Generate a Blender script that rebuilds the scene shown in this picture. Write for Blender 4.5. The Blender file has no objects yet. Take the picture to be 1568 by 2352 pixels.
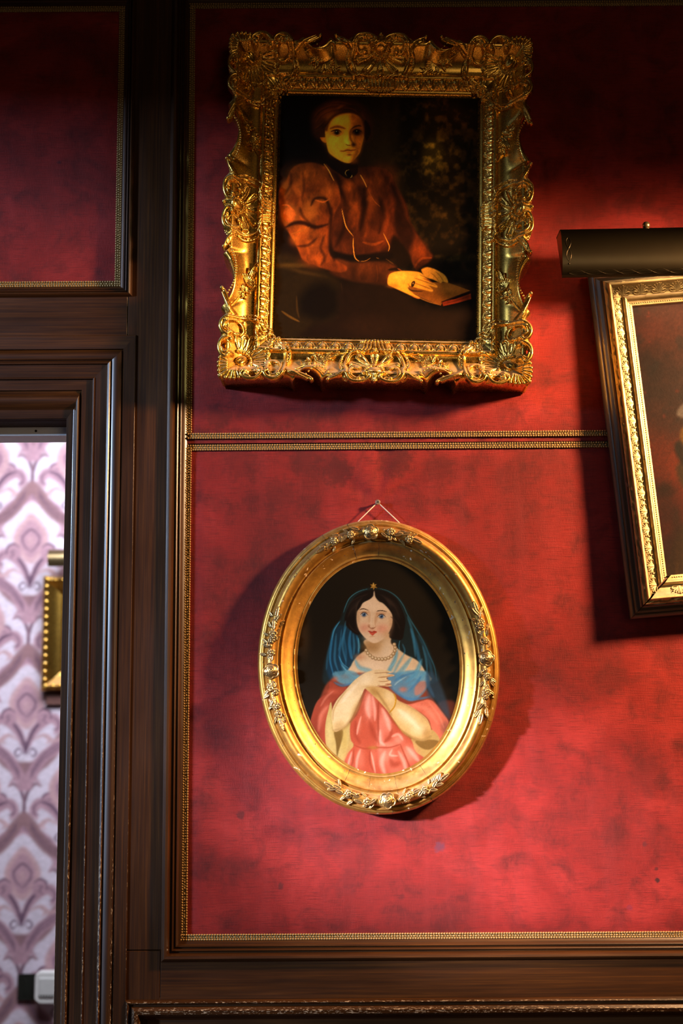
import bpy, math, random
import numpy as np
from mathutils import Matrix, Vector

# ---------------------------------------------------------------- camera, world, light, exposure
SC = bpy.context.scene
COL = SC.collection
FPX, IW, IH = 3267.0, 1568.0, 2352.0
PITCH, ROLL, CAM_D, CAM_Z = math.radians(8.33), math.radians(.37), 2.95, 1.45
_cp, _sp, _cr, _sr = math.cos(PITCH), math.sin(PITCH), math.cos(ROLL), math.sin(ROLL)
CR = np.array([[1, 0, 0], [0, _cp, -_sp], [0, _sp, _cp]]) @ np.array([[_cr, 0, _sr], [0, 1, 0], [-_sr, 0, _cr]])
CPOS = np.array([0, -CAM_D, CAM_Z])

def P(px, py, dep=0.):
    """Point of the photograph carried to the upright plane that stands `dep` metres in front of the velvet wall."""
    d = CR @ np.array([(px - IW / 2) / FPX, 1, -(py - IH / 2) / FPX])
    return CPOS + (-dep - CPOS[1]) / d[1] * d

cd = bpy.data.cameras.new('camera'); cam = bpy.data.objects.new('camera', cd); COL.objects.link(cam)
cd.sensor_fit = 'VERTICAL'; cd.sensor_height = 36.0; cd.lens = FPX / IH * 36.0
cd.clip_start = .05; cd.clip_end = 60
cd.dof.use_dof = True; cd.dof.focus_distance = 2.92; cd.dof.aperture_fstop = 2.6
cam.matrix_world = Matrix(((CR[0, 0], CR[0, 2], -CR[0, 1], CPOS[0]), (CR[1, 0], CR[1, 2], -CR[1, 1], CPOS[1]), (CR[2, 0], CR[2, 2], -CR[2, 1], CPOS[2]), (0, 0, 0, 1)))
SC.camera = cam
SC.view_settings.view_transform = 'Standard'; SC.view_settings.look = 'None'
SC.view_settings.exposure = 0.0; SC.view_settings.gamma = 1.0; SC.view_settings.use_curve_mapping = False

w = bpy.data.worlds.new('world'); SC.world = w; w.use_nodes = True
w.node_tree.nodes['Background'].inputs[0].default_value = (.55, .72, 1, 1); w.node_tree.nodes['Background'].inputs[1].default_value = .12

def area(name, loc, aim, sx, sy, power, col, spread=180):
    l = bpy.data.lights.new(name, 'AREA'); l.shape = 'RECTANGLE'; l.size = sx; l.size_y = sy; l.energy = power; l.color = col; l.spread = math.radians(spread)
    o = bpy.data.objects.new(name, l); COL.objects.link(o); o.location = loc
    o.rotation_euler = (Vector(aim) - Vector(loc)).to_track_quat('-Z', 'Y').to_euler()
    return o
def spot(name, loc, aim, power, col, size, blend, rad):
    l = bpy.data.lights.new(name, 'SPOT'); l.energy = power; l.color = col; l.spot_size = math.radians(size); l.spot_blend = blend; l.shadow_soft_size = rad
    o = bpy.data.objects.new(name, l); COL.objects.link(o); o.location = loc
    o.rotation_euler = (Vector(aim) - Vector(loc)).to_track_quat('-Z', 'Y').to_euler()
    return o
# cool daylight falling in through an assumed, unseen window of the left wall; an assumed warm shaded lamp high on the right; the room beyond has its own assumed lamp
area('assumed_daylight', (-9.95, -6.7, 3.7), (-.3, 0, 1.8), .7, .7, 230, (.52, .70, 1), 60)
spot('assumed_wall_lamp', tuple(P(2856, 268, .74)), tuple(P(1000, 1900, 0)), 470, (1, .56, .26), 90, .30, .09)
spot('added_beam_spot', (-2.9, -2.1, 2.15), (.23, 0, 1.24), 3900, (1, .90, .97), 10., 1., .10)  # unseen spot lamp added beside the left window to brighten the lower velvet
area('gilt_fill_light', (1.7, -5.7, 1.95), (0, 0, 2.0), 1.7, 1.4, 25, (1, .72, .42))  # unseen warm fill added behind the camera to brighten the gilt frames
area('assumed_far_room_light', (-.6, 1.0, 2.75), (-.9, 2.2, 1.3), 1.4, .8, 60, (.95, .95, 1))

# ---------------------------------------------------------------- small helpers
def link(o, parent=None):
    COL.objects.link(o)
    if parent is not None:
        o.parent = parent
    return o

def tag(o, label=None, cat=None, group=None, kind=None):
    for k, v in (('label', label), ('category', cat), ('group', group), ('kind', kind)):
        if v: o[k] = v
    return o

def empty(name, label=None, cat=None, kind=None, mw=None):
    o = bpy.data.objects.new(name, None); o.empty_display_size = .05; COL.objects.link(o)
    if mw is not None: o.matrix_world = mw
    return tag(o, label, cat, None, kind)

def mesh(name, V, F, smooth_=False):
    me = bpy.data.meshes.new(name)
    V = np.asarray(V, np.float32).reshape(-1, 3)
    if isinstance(F, np.ndarray) and F.ndim == 2:
        n, k = F.shape
        me.vertices.add(len(V)); me.vertices.foreach_set('co', V.ravel())
        me.loops.add(n * k); me.loops.foreach_set('vertex_index', F.astype(np.int32).ravel())
        me.polygons.add(n); me.polygons.foreach_set('loop_start', np.arange(0, n * k, k, dtype=np.int32))
        me.update(calc_edges=True)
    else:
        me.from_pydata([tuple(map(float, v)) for v in V], [], [tuple(int(i) for i in f) for f in F]); me.update()
    me.polygons.foreach_set('use_smooth', np.full(len(me.polygons), bool(smooth_)))
    me.validate()
    return me

def obj(name, me, mat, parent=None, mat_local=None):
    o = bpy.data.objects.new(name, me)
    if mat is not None and not me.materials:
        me.materials.append(mat)
    link(o, parent)
    if mat_local is not None: o.matrix_local = mat_local
    return o

class MB:
    """Collects boxes, tubes and strips into one mesh."""
    def __init__(s): s.V, s.F = [], []
    def add(s, V, F):
        b = len(s.V); s.V += [tuple(v) for v in V]; s.F += [tuple(b + i for i in f) for f in F]
    def box(s, x0, x1, y0, y1, z0, z1):
        s.add([(x0, y0, z0), (x1, y0, z0), (x1, y1, z0), (x0, y1, z0), (x0, y0, z1), (x1, y0, z1), (x1, y1, z1), (x0, y1, z1)],
              [(0, 3, 2, 1), (4, 5, 6, 7), (0, 1, 5, 4), (1, 2, 6, 5), (2, 3, 7, 6), (3, 0, 4, 7)])
    def tube(s, pts, r, n=8, caps=True):
        pts = [np.asarray(p, float) for p in pts]; m = len(pts); rr = r if hasattr(r, '__len__') else [r] * m
        V = []; ref = np.array([.31, .52, .79])
        for i, p in enumerate(pts):
            t = pts[min(i + 1, m - 1)] - pts[max(i - 1, 0)]; t = t / (np.linalg.norm(t) + 1e-12)
            a = np.cross(t, ref); a /= np.linalg.norm(a) + 1e-12; b = np.cross(t, a)
            V += [p + rr[i] * (math.cos(2 * math.pi * k / n) * a + math.sin(2 * math.pi * k / n) * b) for k in range(n)]
        F = [(i * n + k, i * n + (k + 1) % n, (i + 1) * n + (k + 1) % n, (i + 1) * n + k) for i in range(m - 1) for k in range(n)]
        if caps: F += [tuple(range(n))[::-1], tuple((m - 1) * n + k for k in range(n))]
        s.add(V, F)
    def ball(s, c, r, nu=8, nv=5, sc=(1, 1, 1)):
        c = np.asarray(c, float); V = [c + r * np.array([0, 0, sc[2]])]
        for j in range(1, nv):
            th = math.pi * j / nv
            V += [c + r * np.array([math.sin(th) * math.cos(2 * math.pi * k / nu) * sc[0], math.sin(th) * math.sin(2 * math.pi * k / nu) * sc[1], math.cos(th) * sc[2]]) for k in range(nu)]
        V.append(c - r * np.array([0, 0, sc[2]])); e = len(V) - 1
        F = [(0, 1 + k, 1 + (k + 1) % nu) for k in range(nu)]
        for j in range(nv - 2):
            F += [(1 + j * nu + k, 1 + (j + 1) * nu + k, 1 + (j + 1) * nu + (k + 1) % nu, 1 + j * nu + (k + 1) % nu) for k in range(nu)]
        F += [(e, 1 + (nv - 2) * nu + (k + 1) % nu, 1 + (nv - 2) * nu + k) for k in range(nu)]
        s.add(V, F)
    def build(s, name, mat, parent=None, sm=False, ml=None):
        return obj(name, mesh(name, s.V, s.F, sm), mat, parent, ml)

# ---------------------------------------------------------------- materials
class NT:
    """Tiny node-graph writer."""
    def __init__(s, name):
        s.m = bpy.data.materials.new(name); s.m.use_nodes = True; s.t = s.m.node_tree
        s.b = s.t.nodes['Principled BSDF']; s.geo = None
    def n(s, kind, ins=None, **kw):
        nd = s.t.nodes.new(kind)
        for k, v in kw.items(): setattr(nd, k, v)
        for k, v in (ins or {}).items(): s.set(nd.inputs[k], v)
        return nd
    def set(s, sock, v):
        if hasattr(v, 'links') or isinstance(v, bpy.types.NodeSocket): s.t.links.new(v, sock)
        elif isinstance(v, (tuple, list)) and len(v) == 3 and sock.type == 'RGBA': sock.default_value = (*v, 1)
        else: sock.default_value = v
    def p(s, **kw):
        for k, v in kw.items(): s.set(s.b.inputs[k.replace('_', ' ')], v)
    def pos(s):
        if s.geo is None: s.geo = s.n('ShaderNodeNewGeometry')
        return s.geo.outputs['Position']
    def objco(s):
        return s.n('ShaderNodeTexCoord').outputs['Object']
    def scaled(s, vec, sc):
        return s.n('ShaderNodeVectorMath', {0: vec, 1: sc}, operation='MULTIPLY').outputs[0]
    def noise(s, vec, scale=1., detail=4., rough=.55, dist=0.):
        return s.n('ShaderNodeTexNoise', {'Vector': vec, 'Scale': scale, 'Detail': detail, 'Roughness': rough, 'Distortion': dist}).outputs[0]
    def ramp(s, fac, stops, interp='LINEAR'):
        r = s.n('ShaderNodeValToRGB', {0: fac}); r.color_ramp.interpolation = interp
        while len(r.color_ramp.elements) < len(stops): r.color_ramp.elements.new(.5)
        for e, (p, c) in zip(r.color_ramp.elements, stops):
            e.position = p; e.color = (*c, 1) if isinstance(c, (tuple, list)) else (c, c, c, 1)
        return r.outputs[0]
    def mix(s, f, a, b, blend='MIX'):
        m = s.n('ShaderNodeMix', data_type='RGBA', blend_type=blend)
        s.set(m.inputs[0], f); s.set(m.inputs[6], a); s.set(m.inputs[7], b); return m.outputs[2]
    def math(s, op, a, b=0., clamp=False):
        m = s.n('ShaderNodeMath', {0: a, 1: b}, operation=op); m.use_clamp = clamp; return m.outputs[0]
    def bump(s, h, strength=.3, dist=.001, normal=None):
        b = s.n('ShaderNodeBump', {'Height': h, 'Strength': strength, 'Distance': dist})
        if normal is not None: s.set(b.inputs['Normal'], normal)
        return b.outputs[0]

def m_plain(name, col, rough=.6, metal=0., **kw):
    t = NT(name); n = t.noise(t.objco(), 40., 3.)
    t.p(Base_Color=t.mix(t.math('MULTIPLY', n, .35), col, tuple(c * .6 for c in col)), Roughness=rough, Metallic=metal, **kw); return t.m

def m_wood(name, axis):
    t = NT(name); p = t.pos()
    st = (260, 260, 5) if axis == 'z' else (5, 260, 260)
    g = t.noise(t.scaled(p, st), 1., 5., .6); big = t.noise(t.scaled(p, (9, 9, 1.6) if axis == 'z' else (1.6, 9, 9)), 1., 4., .6)
    c = t.ramp(g, [(.25, (.013, .0038, .0006)), (.55, (.039, .0122, .0013)), (.8, (.080, .0275, .0030))])
    c = t.mix(t.ramp(big, [(.38, 0), (.62, 1)]), t.mix(.55, c, (.006, .0026, .0013)), c)
    at = t.n('ShaderNodeAttribute', attribute_name='edge').outputs['Fac']
    ch = t.noise(t.scaled(p, (500, 500, 120) if axis == 'z' else (120, 500, 500)), 1., 3., .65)
    chip = t.math('MULTIPLY', t.ramp(ch, [(.585, 0), (.6, 1)]), t.ramp(at, [(.4, 0), (.9, 1)]))
    c = t.mix(chip, c, (.36, .27, .17))
    t.p(Base_Color=c, Roughness=t.ramp(big, [(.3, .28), (.7, .42)]), Normal=t.bump(g, .12, .0006), Coat_Weight=.12, Coat_Roughness=.12)
    t.b.inputs['Specular IOR Level'].default_value = .45
    return t.m

def m_gold(name, col, dark, rough=.3, dust=.0, worn=0., bump=.25, edge=(.40, .31, .20)):
    """Gilding over gesso: tone varies, dust lies on upward faces, flakes show pale ground."""
    t = NT(name); o = t.objco(); n = t.noise(o, 55., 5., .6); f = t.noise(o, 420., 3., .6)
    c = t.mix(t.ramp(n, [(.35, 0), (.7, 1)]), dark, col); met = 1.
    r = t.ramp(f, [(.3, rough - .03), (.7, rough + .05)])
    if worn:
        fl = t.noise(t.scaled(o, (1, 1, 1)), 62., 6., .62, .4); k = t.ramp(fl, [(.685 - worn * .06, 0), (.695 - worn * .06, 1)])
        sp = t.noise(o, 190., 2., .5); k2 = t.ramp(sp, [(.70, 0), (.72, 1)])
        c = t.mix(k, c, edge); c = t.mix(k2, c, (.05, .025, .012)); kk = t.math('MAXIMUM', k, k2)
        met = t.math('SUBTRACT', .92, kk, True); r = t.math('ADD', r, t.math('MULTIPLY', kk, .35), True)
    if dust:
        nz = t.n('ShaderNodeSeparateXYZ', {0: (t.pos(), t.geo.outputs['Normal'])[1]}).outputs[2]
        k = t.math('MULTIPLY', t.ramp(t.math('ADD', nz, t.math('MULTIPLY', t.math('SUBTRACT', n, .5), .7)), [(.30, 0), (.85, 1)]), dust)
        c = t.mix(k, c, (.42, .35, .29)); met = t.math('SUBTRACT', met, k, True); r = t.math('ADD', r, t.math('MULTIPLY', k, .4), True)
    t.p(Base_Color=c, Metallic=met, Roughness=r, Normal=t.bump(f, bump, .0004)); return t.m

def m_velvet(name):
    t = NT(name); p = t.pos()
    hz = t.noise(t.scaled(p, (24, 1, 620)), 1., 4., .65); vt = t.noise(t.scaled(p, (620, 1, 60)), 1., 3., .6); fine = t.noise(p, 1400., 2.)
    big = t.noise(t.scaled(p, (1, 1, 1.15)), 4.2, 5., .6, .6); med = t.noise(p, 15., 5., .65, .4); strk = t.noise(t.scaled(p, (22, 1, 3)), 1., 4., .6)
    c = t.ramp(big, [(.32, (.080, .0028, .0020)), (.5, (.150, .0055, .0040)), (.66, (.215, .013, .0105))])
    c = t.mix(t.math('MULTIPLY', t.ramp(med, [(.48, 0), (.70, 1)]), .75), c, (.036, .0016, .0014))
    c = t.mix(t.math('MULTIPLY', t.ramp(strk, [(.50, 0), (.72, 1)]), .30), c, (.20, .018, .018))
    c = t.mix(t.math('MULTIPLY', t.ramp(hz, [(.50, 0), (.66, 1)]), .60), c, (.045, .0016, .0014))
    c = t.mix(t.math('MULTIPLY', t.ramp(vt, [(.5, 0), (.75, 1)]), .30), c, (.21, .016, .014))
    # stains, plus wide patches near the screw that paint in its fold shading
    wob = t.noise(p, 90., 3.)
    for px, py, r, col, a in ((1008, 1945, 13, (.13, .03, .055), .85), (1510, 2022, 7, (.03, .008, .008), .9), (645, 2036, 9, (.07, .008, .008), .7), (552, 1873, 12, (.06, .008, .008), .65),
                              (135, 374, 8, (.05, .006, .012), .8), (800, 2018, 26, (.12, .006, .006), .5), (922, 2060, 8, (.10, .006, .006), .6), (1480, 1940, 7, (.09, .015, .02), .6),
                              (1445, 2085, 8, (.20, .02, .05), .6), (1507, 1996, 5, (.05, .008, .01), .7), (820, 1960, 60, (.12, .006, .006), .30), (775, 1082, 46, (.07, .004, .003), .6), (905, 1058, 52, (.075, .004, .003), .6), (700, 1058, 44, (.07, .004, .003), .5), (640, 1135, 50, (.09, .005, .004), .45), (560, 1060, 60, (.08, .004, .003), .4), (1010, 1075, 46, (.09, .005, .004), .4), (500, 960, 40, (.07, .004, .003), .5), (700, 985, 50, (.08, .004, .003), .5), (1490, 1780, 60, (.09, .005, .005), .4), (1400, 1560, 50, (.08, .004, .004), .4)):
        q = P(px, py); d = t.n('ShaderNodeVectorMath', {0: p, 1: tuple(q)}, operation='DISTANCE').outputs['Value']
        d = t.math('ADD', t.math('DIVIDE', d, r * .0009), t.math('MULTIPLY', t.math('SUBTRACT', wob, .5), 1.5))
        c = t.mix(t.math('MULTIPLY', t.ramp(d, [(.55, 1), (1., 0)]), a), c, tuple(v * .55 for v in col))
    h = t.math('ADD', t.math('ADD', t.math('MULTIPLY', hz, .9), t.math('MULTIPLY', vt, .7)), t.math('MULTIPLY', fine, .5))
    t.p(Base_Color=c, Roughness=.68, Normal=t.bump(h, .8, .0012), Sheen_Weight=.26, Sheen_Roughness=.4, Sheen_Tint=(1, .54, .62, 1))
    t.b.inputs['Specular IOR Level'].default_value = .2
    return t.m

def m_vcol(name, rough=.4, spec=.4, coat=0., bumpsc=0., bump=.2):
    t = NT(name); c = t.n('ShaderNodeVertexColor', layer_name='paint').outputs[0]
    t.p(Base_Color=c, Roughness=rough, Coat_Weight=coat, Coat_Roughness=.1); t.b.inputs['Specular IOR Level'].default_value = spec
    if bumpsc:
        o = t.objco(); t.p(Normal=t.bump(t.math('ADD', t.noise(t.scaled(o, (1, 1, 1)), bumpsc, 2.), t.noise(o, bumpsc * .2, 3.)), bump, .0006))
    return t.m

M = {'wood_v': m_wood('dark_varnished_wood_upright', 'z'), 'wood_h': m_wood('dark_varnished_wood_level', 'x'), 'velvet': m_velvet('worn_red_velvet'),
     'gold': m_gold('gilt_composition', (.86, .53, .11), (.72, .42, .08), .26, .6, 0., .03), 'gold_oval': m_gold('worn_gilt', (.52, .285, .058), (.34, .17, .038), .42, .25, .5, .2),
     'gold_rose': m_gold('silvered_gilt', (.50, .31, .09), (.26, .18, .09), .33, .3, .1, .2), 'gold_pale': m_gold('pale_gilt', (.38, .30, .155), (.27, .20, .095), .50, .5, .15, .3),
     'side_dark': m_plain('dark_green_side', (.030, .029, .019), .38, .25),
     'braid': m_plain('gold_braid', (.27, .165, .055), .5, .3), 'bronze': m_plain('dark_bronze', (.050, .040, .024), .33, 1.), 'knob': m_plain('aged_brass', (.30, .23, .12), .32, .9),
     'white': m_plain('white_paint', (.88, .90, .95), .5), 'black': m_plain('black_plastic', (.015, .018, .015), .35), 'plastic': m_plain('white_plastic', (.86, .88, .90), .35),
     'steel': m_plain('zinc_steel', (.50, .45, .38), .35, .9), 'string': m_plain('waxed_string', (.55, .45, .36), .6), 'crack': m_plain('dark_crack', (.012, .008, .005), .9),
     'room': m_plain('dark_plaster', (.045, .018, .014), .8), 'floor': m_plain('dark_floor', (.06, .03, .016), .45), 'ceil': m_plain('smoky_ceiling', (.16, .12, .08), .9),
     'canvas_back': m_plain('stretcher_wood', (.14, .06, .03), .7), 'farwall': m_plain('pale_plaster', (.62, .57, .6), .8)}
# ---------------------------------------------------------------- painter (numpy) for the painted canvases and the wallpaper print
def spl(pts, closed=False, n=8):
    """Catmull-Rom through the points."""
    p = np.asarray(pts, float)
    m = len(p)
    if m < 3:
        return p
    out = []
    rng = range(m) if closed else range(m - 1)
    t = np.linspace(0, 1, n, endpoint=False)[:, None]
    for i in rng:
        if closed:
            a, b, c, d = p[(i - 1) % m], p[i], p[(i + 1) % m], p[(i + 2) % m]
        else:
            a, b, c, d = p[max(i - 1, 0)], p[i], p[i + 1], p[min(i + 2, m - 1)]
        out.append(.5 * ((2 * b) + (-a + c) * t + (2 * a - 5 * b + 4 * c - d) * t ** 2 + (-a + 3 * b - 3 * c + d) * t ** 3))
    if not closed:
        out.append(p[-1:])
    return np.vstack(out)

def polydist(X, Y, q, closed=False, want_t=False):
    """Distance from points to a polyline (and the position along it 0..1)."""
    best = np.full(X.shape, 1e9); bt = np.zeros(X.shape)
    m = len(q); k = m if closed else m - 1
    for i in range(k):
        a, b = q[i], q[(i + 1) % m]
        dx, dy = b - a
        l2 = dx * dx + dy * dy + 1e-12
        t = np.clip(((X - a[0]) * dx + (Y - a[1]) * dy) / l2, 0, 1)
        d = (X - a[0] - t * dx) ** 2 + (Y - a[1] - t * dy) ** 2
        w = d < best
        best = np.where(w, d, best)
        if want_t:
            bt = np.where(w, (i + t) / k, bt)
    return (np.sqrt(best), bt) if want_t else np.sqrt(best)

def inside(X, Y, q):
    r = np.zeros(X.shape, bool)
    m = len(q)
    for i in range(m):
        x0, y0 = q[i]; x1, y1 = q[(i + 1) % m]
        if y0 == y1:
            continue
        r ^= ((y0 > Y) != (y1 > Y)) & (X < (x1 - x0) * (Y - y0) / (y1 - y0) + x0)
    return r

def smooth(x):
    x = np.clip(x, 0, 1)
    return x * x * (3 - 2 * x)

def vnoise(X, Y, seed=0):
    """Smooth value noise, any number of points."""
    xi, yi = np.floor(X).astype(np.int64), np.floor(Y).astype(np.int64)
    fx, fy = X - xi, Y - yi
    fx, fy = fx * fx * (3 - 2 * fx), fy * fy * (3 - 2 * fy)
    def h(a, b):
        v = (a * 374761393 + b * 668265263 + seed * 1442695041) & 0x7fffffff
        v = ((v ^ (v >> 13)) * 1274126177) & 0x7fffffff
        return ((v ^ (v >> 16)) & 0xffff) / 65535.
    return (h(xi, yi) * (1 - fx) + h(xi + 1, yi) * fx) * (1 - fy) + (h(xi, yi + 1) * (1 - fx) + h(xi + 1, yi + 1) * fx) * fy

def fbm(X, Y, seed=0, o=4):
    v = 0; a = .5; f = 1.
    for k in range(o):
        v = v + a * vnoise(X * f + 17 * k, Y * f + 31 * k, seed + k); a *= .5; f *= 2.03
    return v

class Paint:
    """Soft brush layers over points X, Y; colours in 0..255 display values."""
    def __init__(s, X, Y, base, org=(0, 0), k=1.):
        s.X, s.Y = X, Y; s.C = np.zeros(X.shape + (3,)) + np.array(base, float); s.frame(org, k)
    sf = .6
    def frame(s, org, k):
        s.o, s.k = np.array(org, float), float(k)
    def tr(s, pts):
        return np.asarray(pts, float) / s.k + s.o
    def _win(s, q, pad):
        return (s.X > q[:, 0].min() - pad) & (s.X < q[:, 0].max() + pad) & (s.Y > q[:, 1].min() - pad) & (s.Y < q[:, 1].max() + pad)
    def mix(s, w, m, col):
        s.C[w] = s.C[w] * (1 - m[:, None]) + np.array(col, float) * m[:, None]
    def S(s, col, soft, pts, a=1., sm=True):
        q = s.tr(pts); q = spl(q, True, 5) if sm else q
        soft = soft * s.sf / s.k
        w = s._win(q, soft * 1.2)
        if not w.any(): return
        x, y = s.X[w], s.Y[w]
        d = polydist(x, y, q, True); d = np.where(inside(x, y, q), -d, d)
        s.mix(w, smooth(.5 - d / (2 * soft + 1e-6)) * a, col)
    def L(s, col, wd, pts, a=1., taper=True, soft=None):
        q = s.tr(pts); q = spl(q, False, 6)
        wd = wd / s.k; soft = wd * .6 if soft is None else soft / s.k
        w = s._win(q, wd + soft)
        if not w.any(): return
        d, t = polydist(s.X[w], s.Y[w], q, False, True)
        r = wd * .5 * (np.sqrt(np.clip(4 * t * (1 - t), .08, 1)) if taper else 1.)
        s.mix(w, smooth((r + soft * .5 - d) / (soft + 1e-6)) * a, col)
    def G(s, col, c, r, a=1., ang=0.):
        c = s.tr([c])[0]; rx, ry = (np.array(r, float) * np.ones(2)) / s.k
        R = max(rx, ry) * 2.2
        w = (abs(s.X - c[0]) < R) & (abs(s.Y - c[1]) < R)
        if not w.any(): return
        x, y = s.X[w] - c[0], s.Y[w] - c[1]
        ca, sa = math.cos(ang), math.sin(ang)
        u, v = (x * ca + y * sa) / rx, (-x * sa + y * ca) / ry
        s.mix(w, np.exp(-(u * u + v * v) ** 1.3 * .8) * a, col)
    def grain(s, amp, sc, seed=1, stretch=1.):
        n = fbm(s.X / sc, s.Y / (sc * stretch), seed, 3) / .875 - .5
        s.C *= (1 + amp * n)[..., None]

def paint_lady(X, Y):
    """Half-length portrait of a woman in a russet dress holding a book (coordinates in picture pixels)."""
    p = Paint(X, Y, (16, 9, 3), (620, 200), 3.2)
    # backdrop
    p.G((46, 33, 8), (1150, 500), (420, 620), .9); p.G((40, 28, 7), (1400, 300), (260, 400), .7)
    p.G((34, 24, 6), (1250, 1000), (380, 260), .7); p.G((6, 3, 1), (160, 300), (210, 330), .9)
    n = fbm(X / 14., Y / 16., 7, 4)
    for c, r, col, a in (((1210, 470), (75, 120), (186, 140, 38), 1.), ((1180, 560), (70, 110), (140, 104, 28), .8), ((1330, 520), (60, 90), (112, 76, 20), .8),
                         ((1190, 180), (80, 120), (98, 64, 15), .75), ((1340, 190), (90, 90), (104, 62, 16), .8), ((1430, 230), (80, 60), (88, 54, 14), .7),
                         ((1300, 330), (160, 80), (78, 50, 12), .7), ((1340, 700), (90, 80), (70, 48, 12), .6), ((1300, 960), (130, 60), (62, 46, 12), .6),
                         ((960, 700), (120, 120), (44, 34, 9), .6), ((1400, 1260), (150, 30), (60, 48, 14), .7), ((1480, 1370), (120, 30), (52, 40, 10), .6)):
        p.G(col, c, r, a)
    m = smooth((n - .38) * 2.6)
    xr = smooth((X - 880) / 60.)
    p.C *= (1 - .62 * xr * (1 - m))[..., None]
    # chair back and arm
    p.S((28, 20, 5), 70, [(0, 1290), (130, 1240), (330, 1320), (480, 1420), (530, 1560), (480, 1700), (300, 1860), (0, 1860)])
    p.G((70, 52, 14), (150, 1320), (120, 18), .7); p.G((58, 42, 12), (250, 1370), (120, 14), .6, .2)
    p.S((11, 6, 2), 90, [(210, 1560), (280, 1470), (400, 1440), (500, 1520), (500, 1660), (380, 1720), (270, 1690), (220, 1660)])
    p.L((92, 68, 20), 16, [(80, 1650), (140, 1690), (210, 1725)], .8); p.L((58, 42, 12), 14, [(190, 1540), (195, 1640), (210, 1700)], .7)
    p.L((56, 38, 12), 8, [(520, 1450), (530, 1560), (510, 1640)], .6)
    # skirt
    p.S((20, 11, 4), 60, [(520, 1480), (860, 1450), (1100, 1600), (1300, 1640), (1530, 1620), (1530, 1880), (300, 1880), (300, 1750), (480, 1700)])
    p.G((34, 20, 8), (720, 1760), (200, 80), .6); p.G((30, 18, 6), (1200, 1760), (200, 90), .5)
    # dress body
    p.S((58, 22, 6), 22, [(400, 580), (520, 600), (660, 600), (780, 590), (880, 630), (930, 740), (1000, 870), (1030, 1000), (1090, 1100), (1160, 1200),
                          (1195, 1262), (1090, 1345), (1050, 1310), (1010, 1220), (960, 1160), (900, 1140), (880, 1240), (700, 1240), (470, 1220), (420, 1000), (420, 800)])
    p.G((88, 32, 8), (840, 660), (90, 80), .6); p.G((80, 28, 7), (880, 900), (60, 180), .5)
    p.S((24, 9, 3), 34, [(890, 720), (960, 830), (1000, 960), (1060, 1080), (1010, 1200), (930, 1090), (910, 960), (920, 850)], .85)
    p.S((16, 7, 2), 30, [(905, 1100), (975, 1160), (1030, 1260), (990, 1330), (900, 1270), (870, 1220)], .9)
    p.G((96, 36, 8), (1100, 1220), (50, 60), .7); p.L((112, 44, 10), 18, [(1060, 1330), (1110, 1270), (1185, 1262)], .8); p.L((78, 30, 8), 16, [(1070, 1210), (1050, 1280), (1075, 1350)], .8)
    # blouse front folds
    for a in ([(560, 700), (620, 760), (650, 900), (600, 1050)], [(690, 690), (740, 820), (720, 980), (700, 1100)], [(590, 860), (640, 930), (640, 1050)]):
        p.L((120, 46, 10), 40, a, .55, soft=40)
    for a in ([(520, 760), (560, 900), (540, 1050), (480, 1180)], [(690, 760), (690, 900), (660, 1060)], [(800, 820), (830, 960), (800, 1080)], [(470, 640), (510, 700), (520, 820)]):
        p.L((22, 8, 2), 34, a, .75, soft=34)
    p.G((132, 52, 12), (585, 745), (42, 34), .75); p.G((124, 50, 12), (600, 900), (42, 90), .6); p.G((118, 48, 12), (760, 880), (30, 60), .6)
    p.G((122, 48, 12), (700, 700), (70, 30), .55); p.G((110, 44, 10), (790, 700), (30, 70), .5); p.G((134, 56, 14), (730, 830), (20, 22), .6)
    p.L((110, 44, 10), 20, [(680, 1150), (760, 1165), (830, 1140)], .6); p.G((100, 38, 10), (850, 1010), (30, 70), .5)
    p.S((12, 5, 2), 26, [(470, 1215), (620, 1245), (860, 1215), (900, 1270), (780, 1290), (600, 1290), (480, 1270)], .9)
    p.S((64, 26, 7), 26, [(480, 1270), (620, 1300), (800, 1290), (930, 1330), (860, 1445), (760, 1450), (600, 1430), (440, 1370)], .9)
    p.G((92, 38, 9), (690, 1350), (90, 50), .5); p.L((104, 44, 10), 8, [(780, 1310), (790, 1400), (780, 1440)], .5)
    # big puffed sleeve
    p.S((98, 38, 9), 16, [(400, 590), (290, 562), (175, 595), (120, 690), (66, 765), (66, 900), (95, 1010), (150, 1110), (200, 1200), (250, 1290),
                          (400, 1345), (520, 1370), (560, 1330), (440, 1240), (450, 1100), (470, 950), (515, 850), (500, 740), (450, 650)])
    p.G((134, 58, 15), (230, 650), (110, 70), .6); p.G((122, 50, 12), (360, 660), (90, 60), .5)
    p.G((176, 92, 30), (140, 950), (56, 70), .85); p.G((160, 78, 22), (290, 920), (60, 90), .8); p.G((150, 74, 20), (115, 760), (40, 60), .7)
    p.G((150, 70, 20), (380, 840), (60, 30), .7, .5); p.G((140, 62, 16), (420, 780), (50, 60), .5)
    p.G((146, 66, 18), (250, 1060), (110, 40), .7, .3); p.G((132, 58, 15), (300, 1160), (80, 60), .7); p.G((128, 54, 14), (330, 1280), (90, 50), .6)
    p.G((150, 72, 20), (180, 1130), (40, 40), .6); p.G((142, 64, 17), (210, 760), (40, 60), .5)
    p.L((22, 8, 2), 30, [(115, 1040), (180, 1010), (250, 1010), (330, 1040), (420, 1020)], .85, soft=22); p.L((26, 9, 2), 22, [(300, 880), (330, 830), (400, 830), (430, 880), (440, 940)], .8, soft=22)
    p.L((30, 11, 3), 22, [(220, 900), (240, 960), (290, 1010)], .6, soft=22); p.L((26, 9, 3), 22, [(150, 640), (150, 720), (110, 800)], .55, soft=26)
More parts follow.
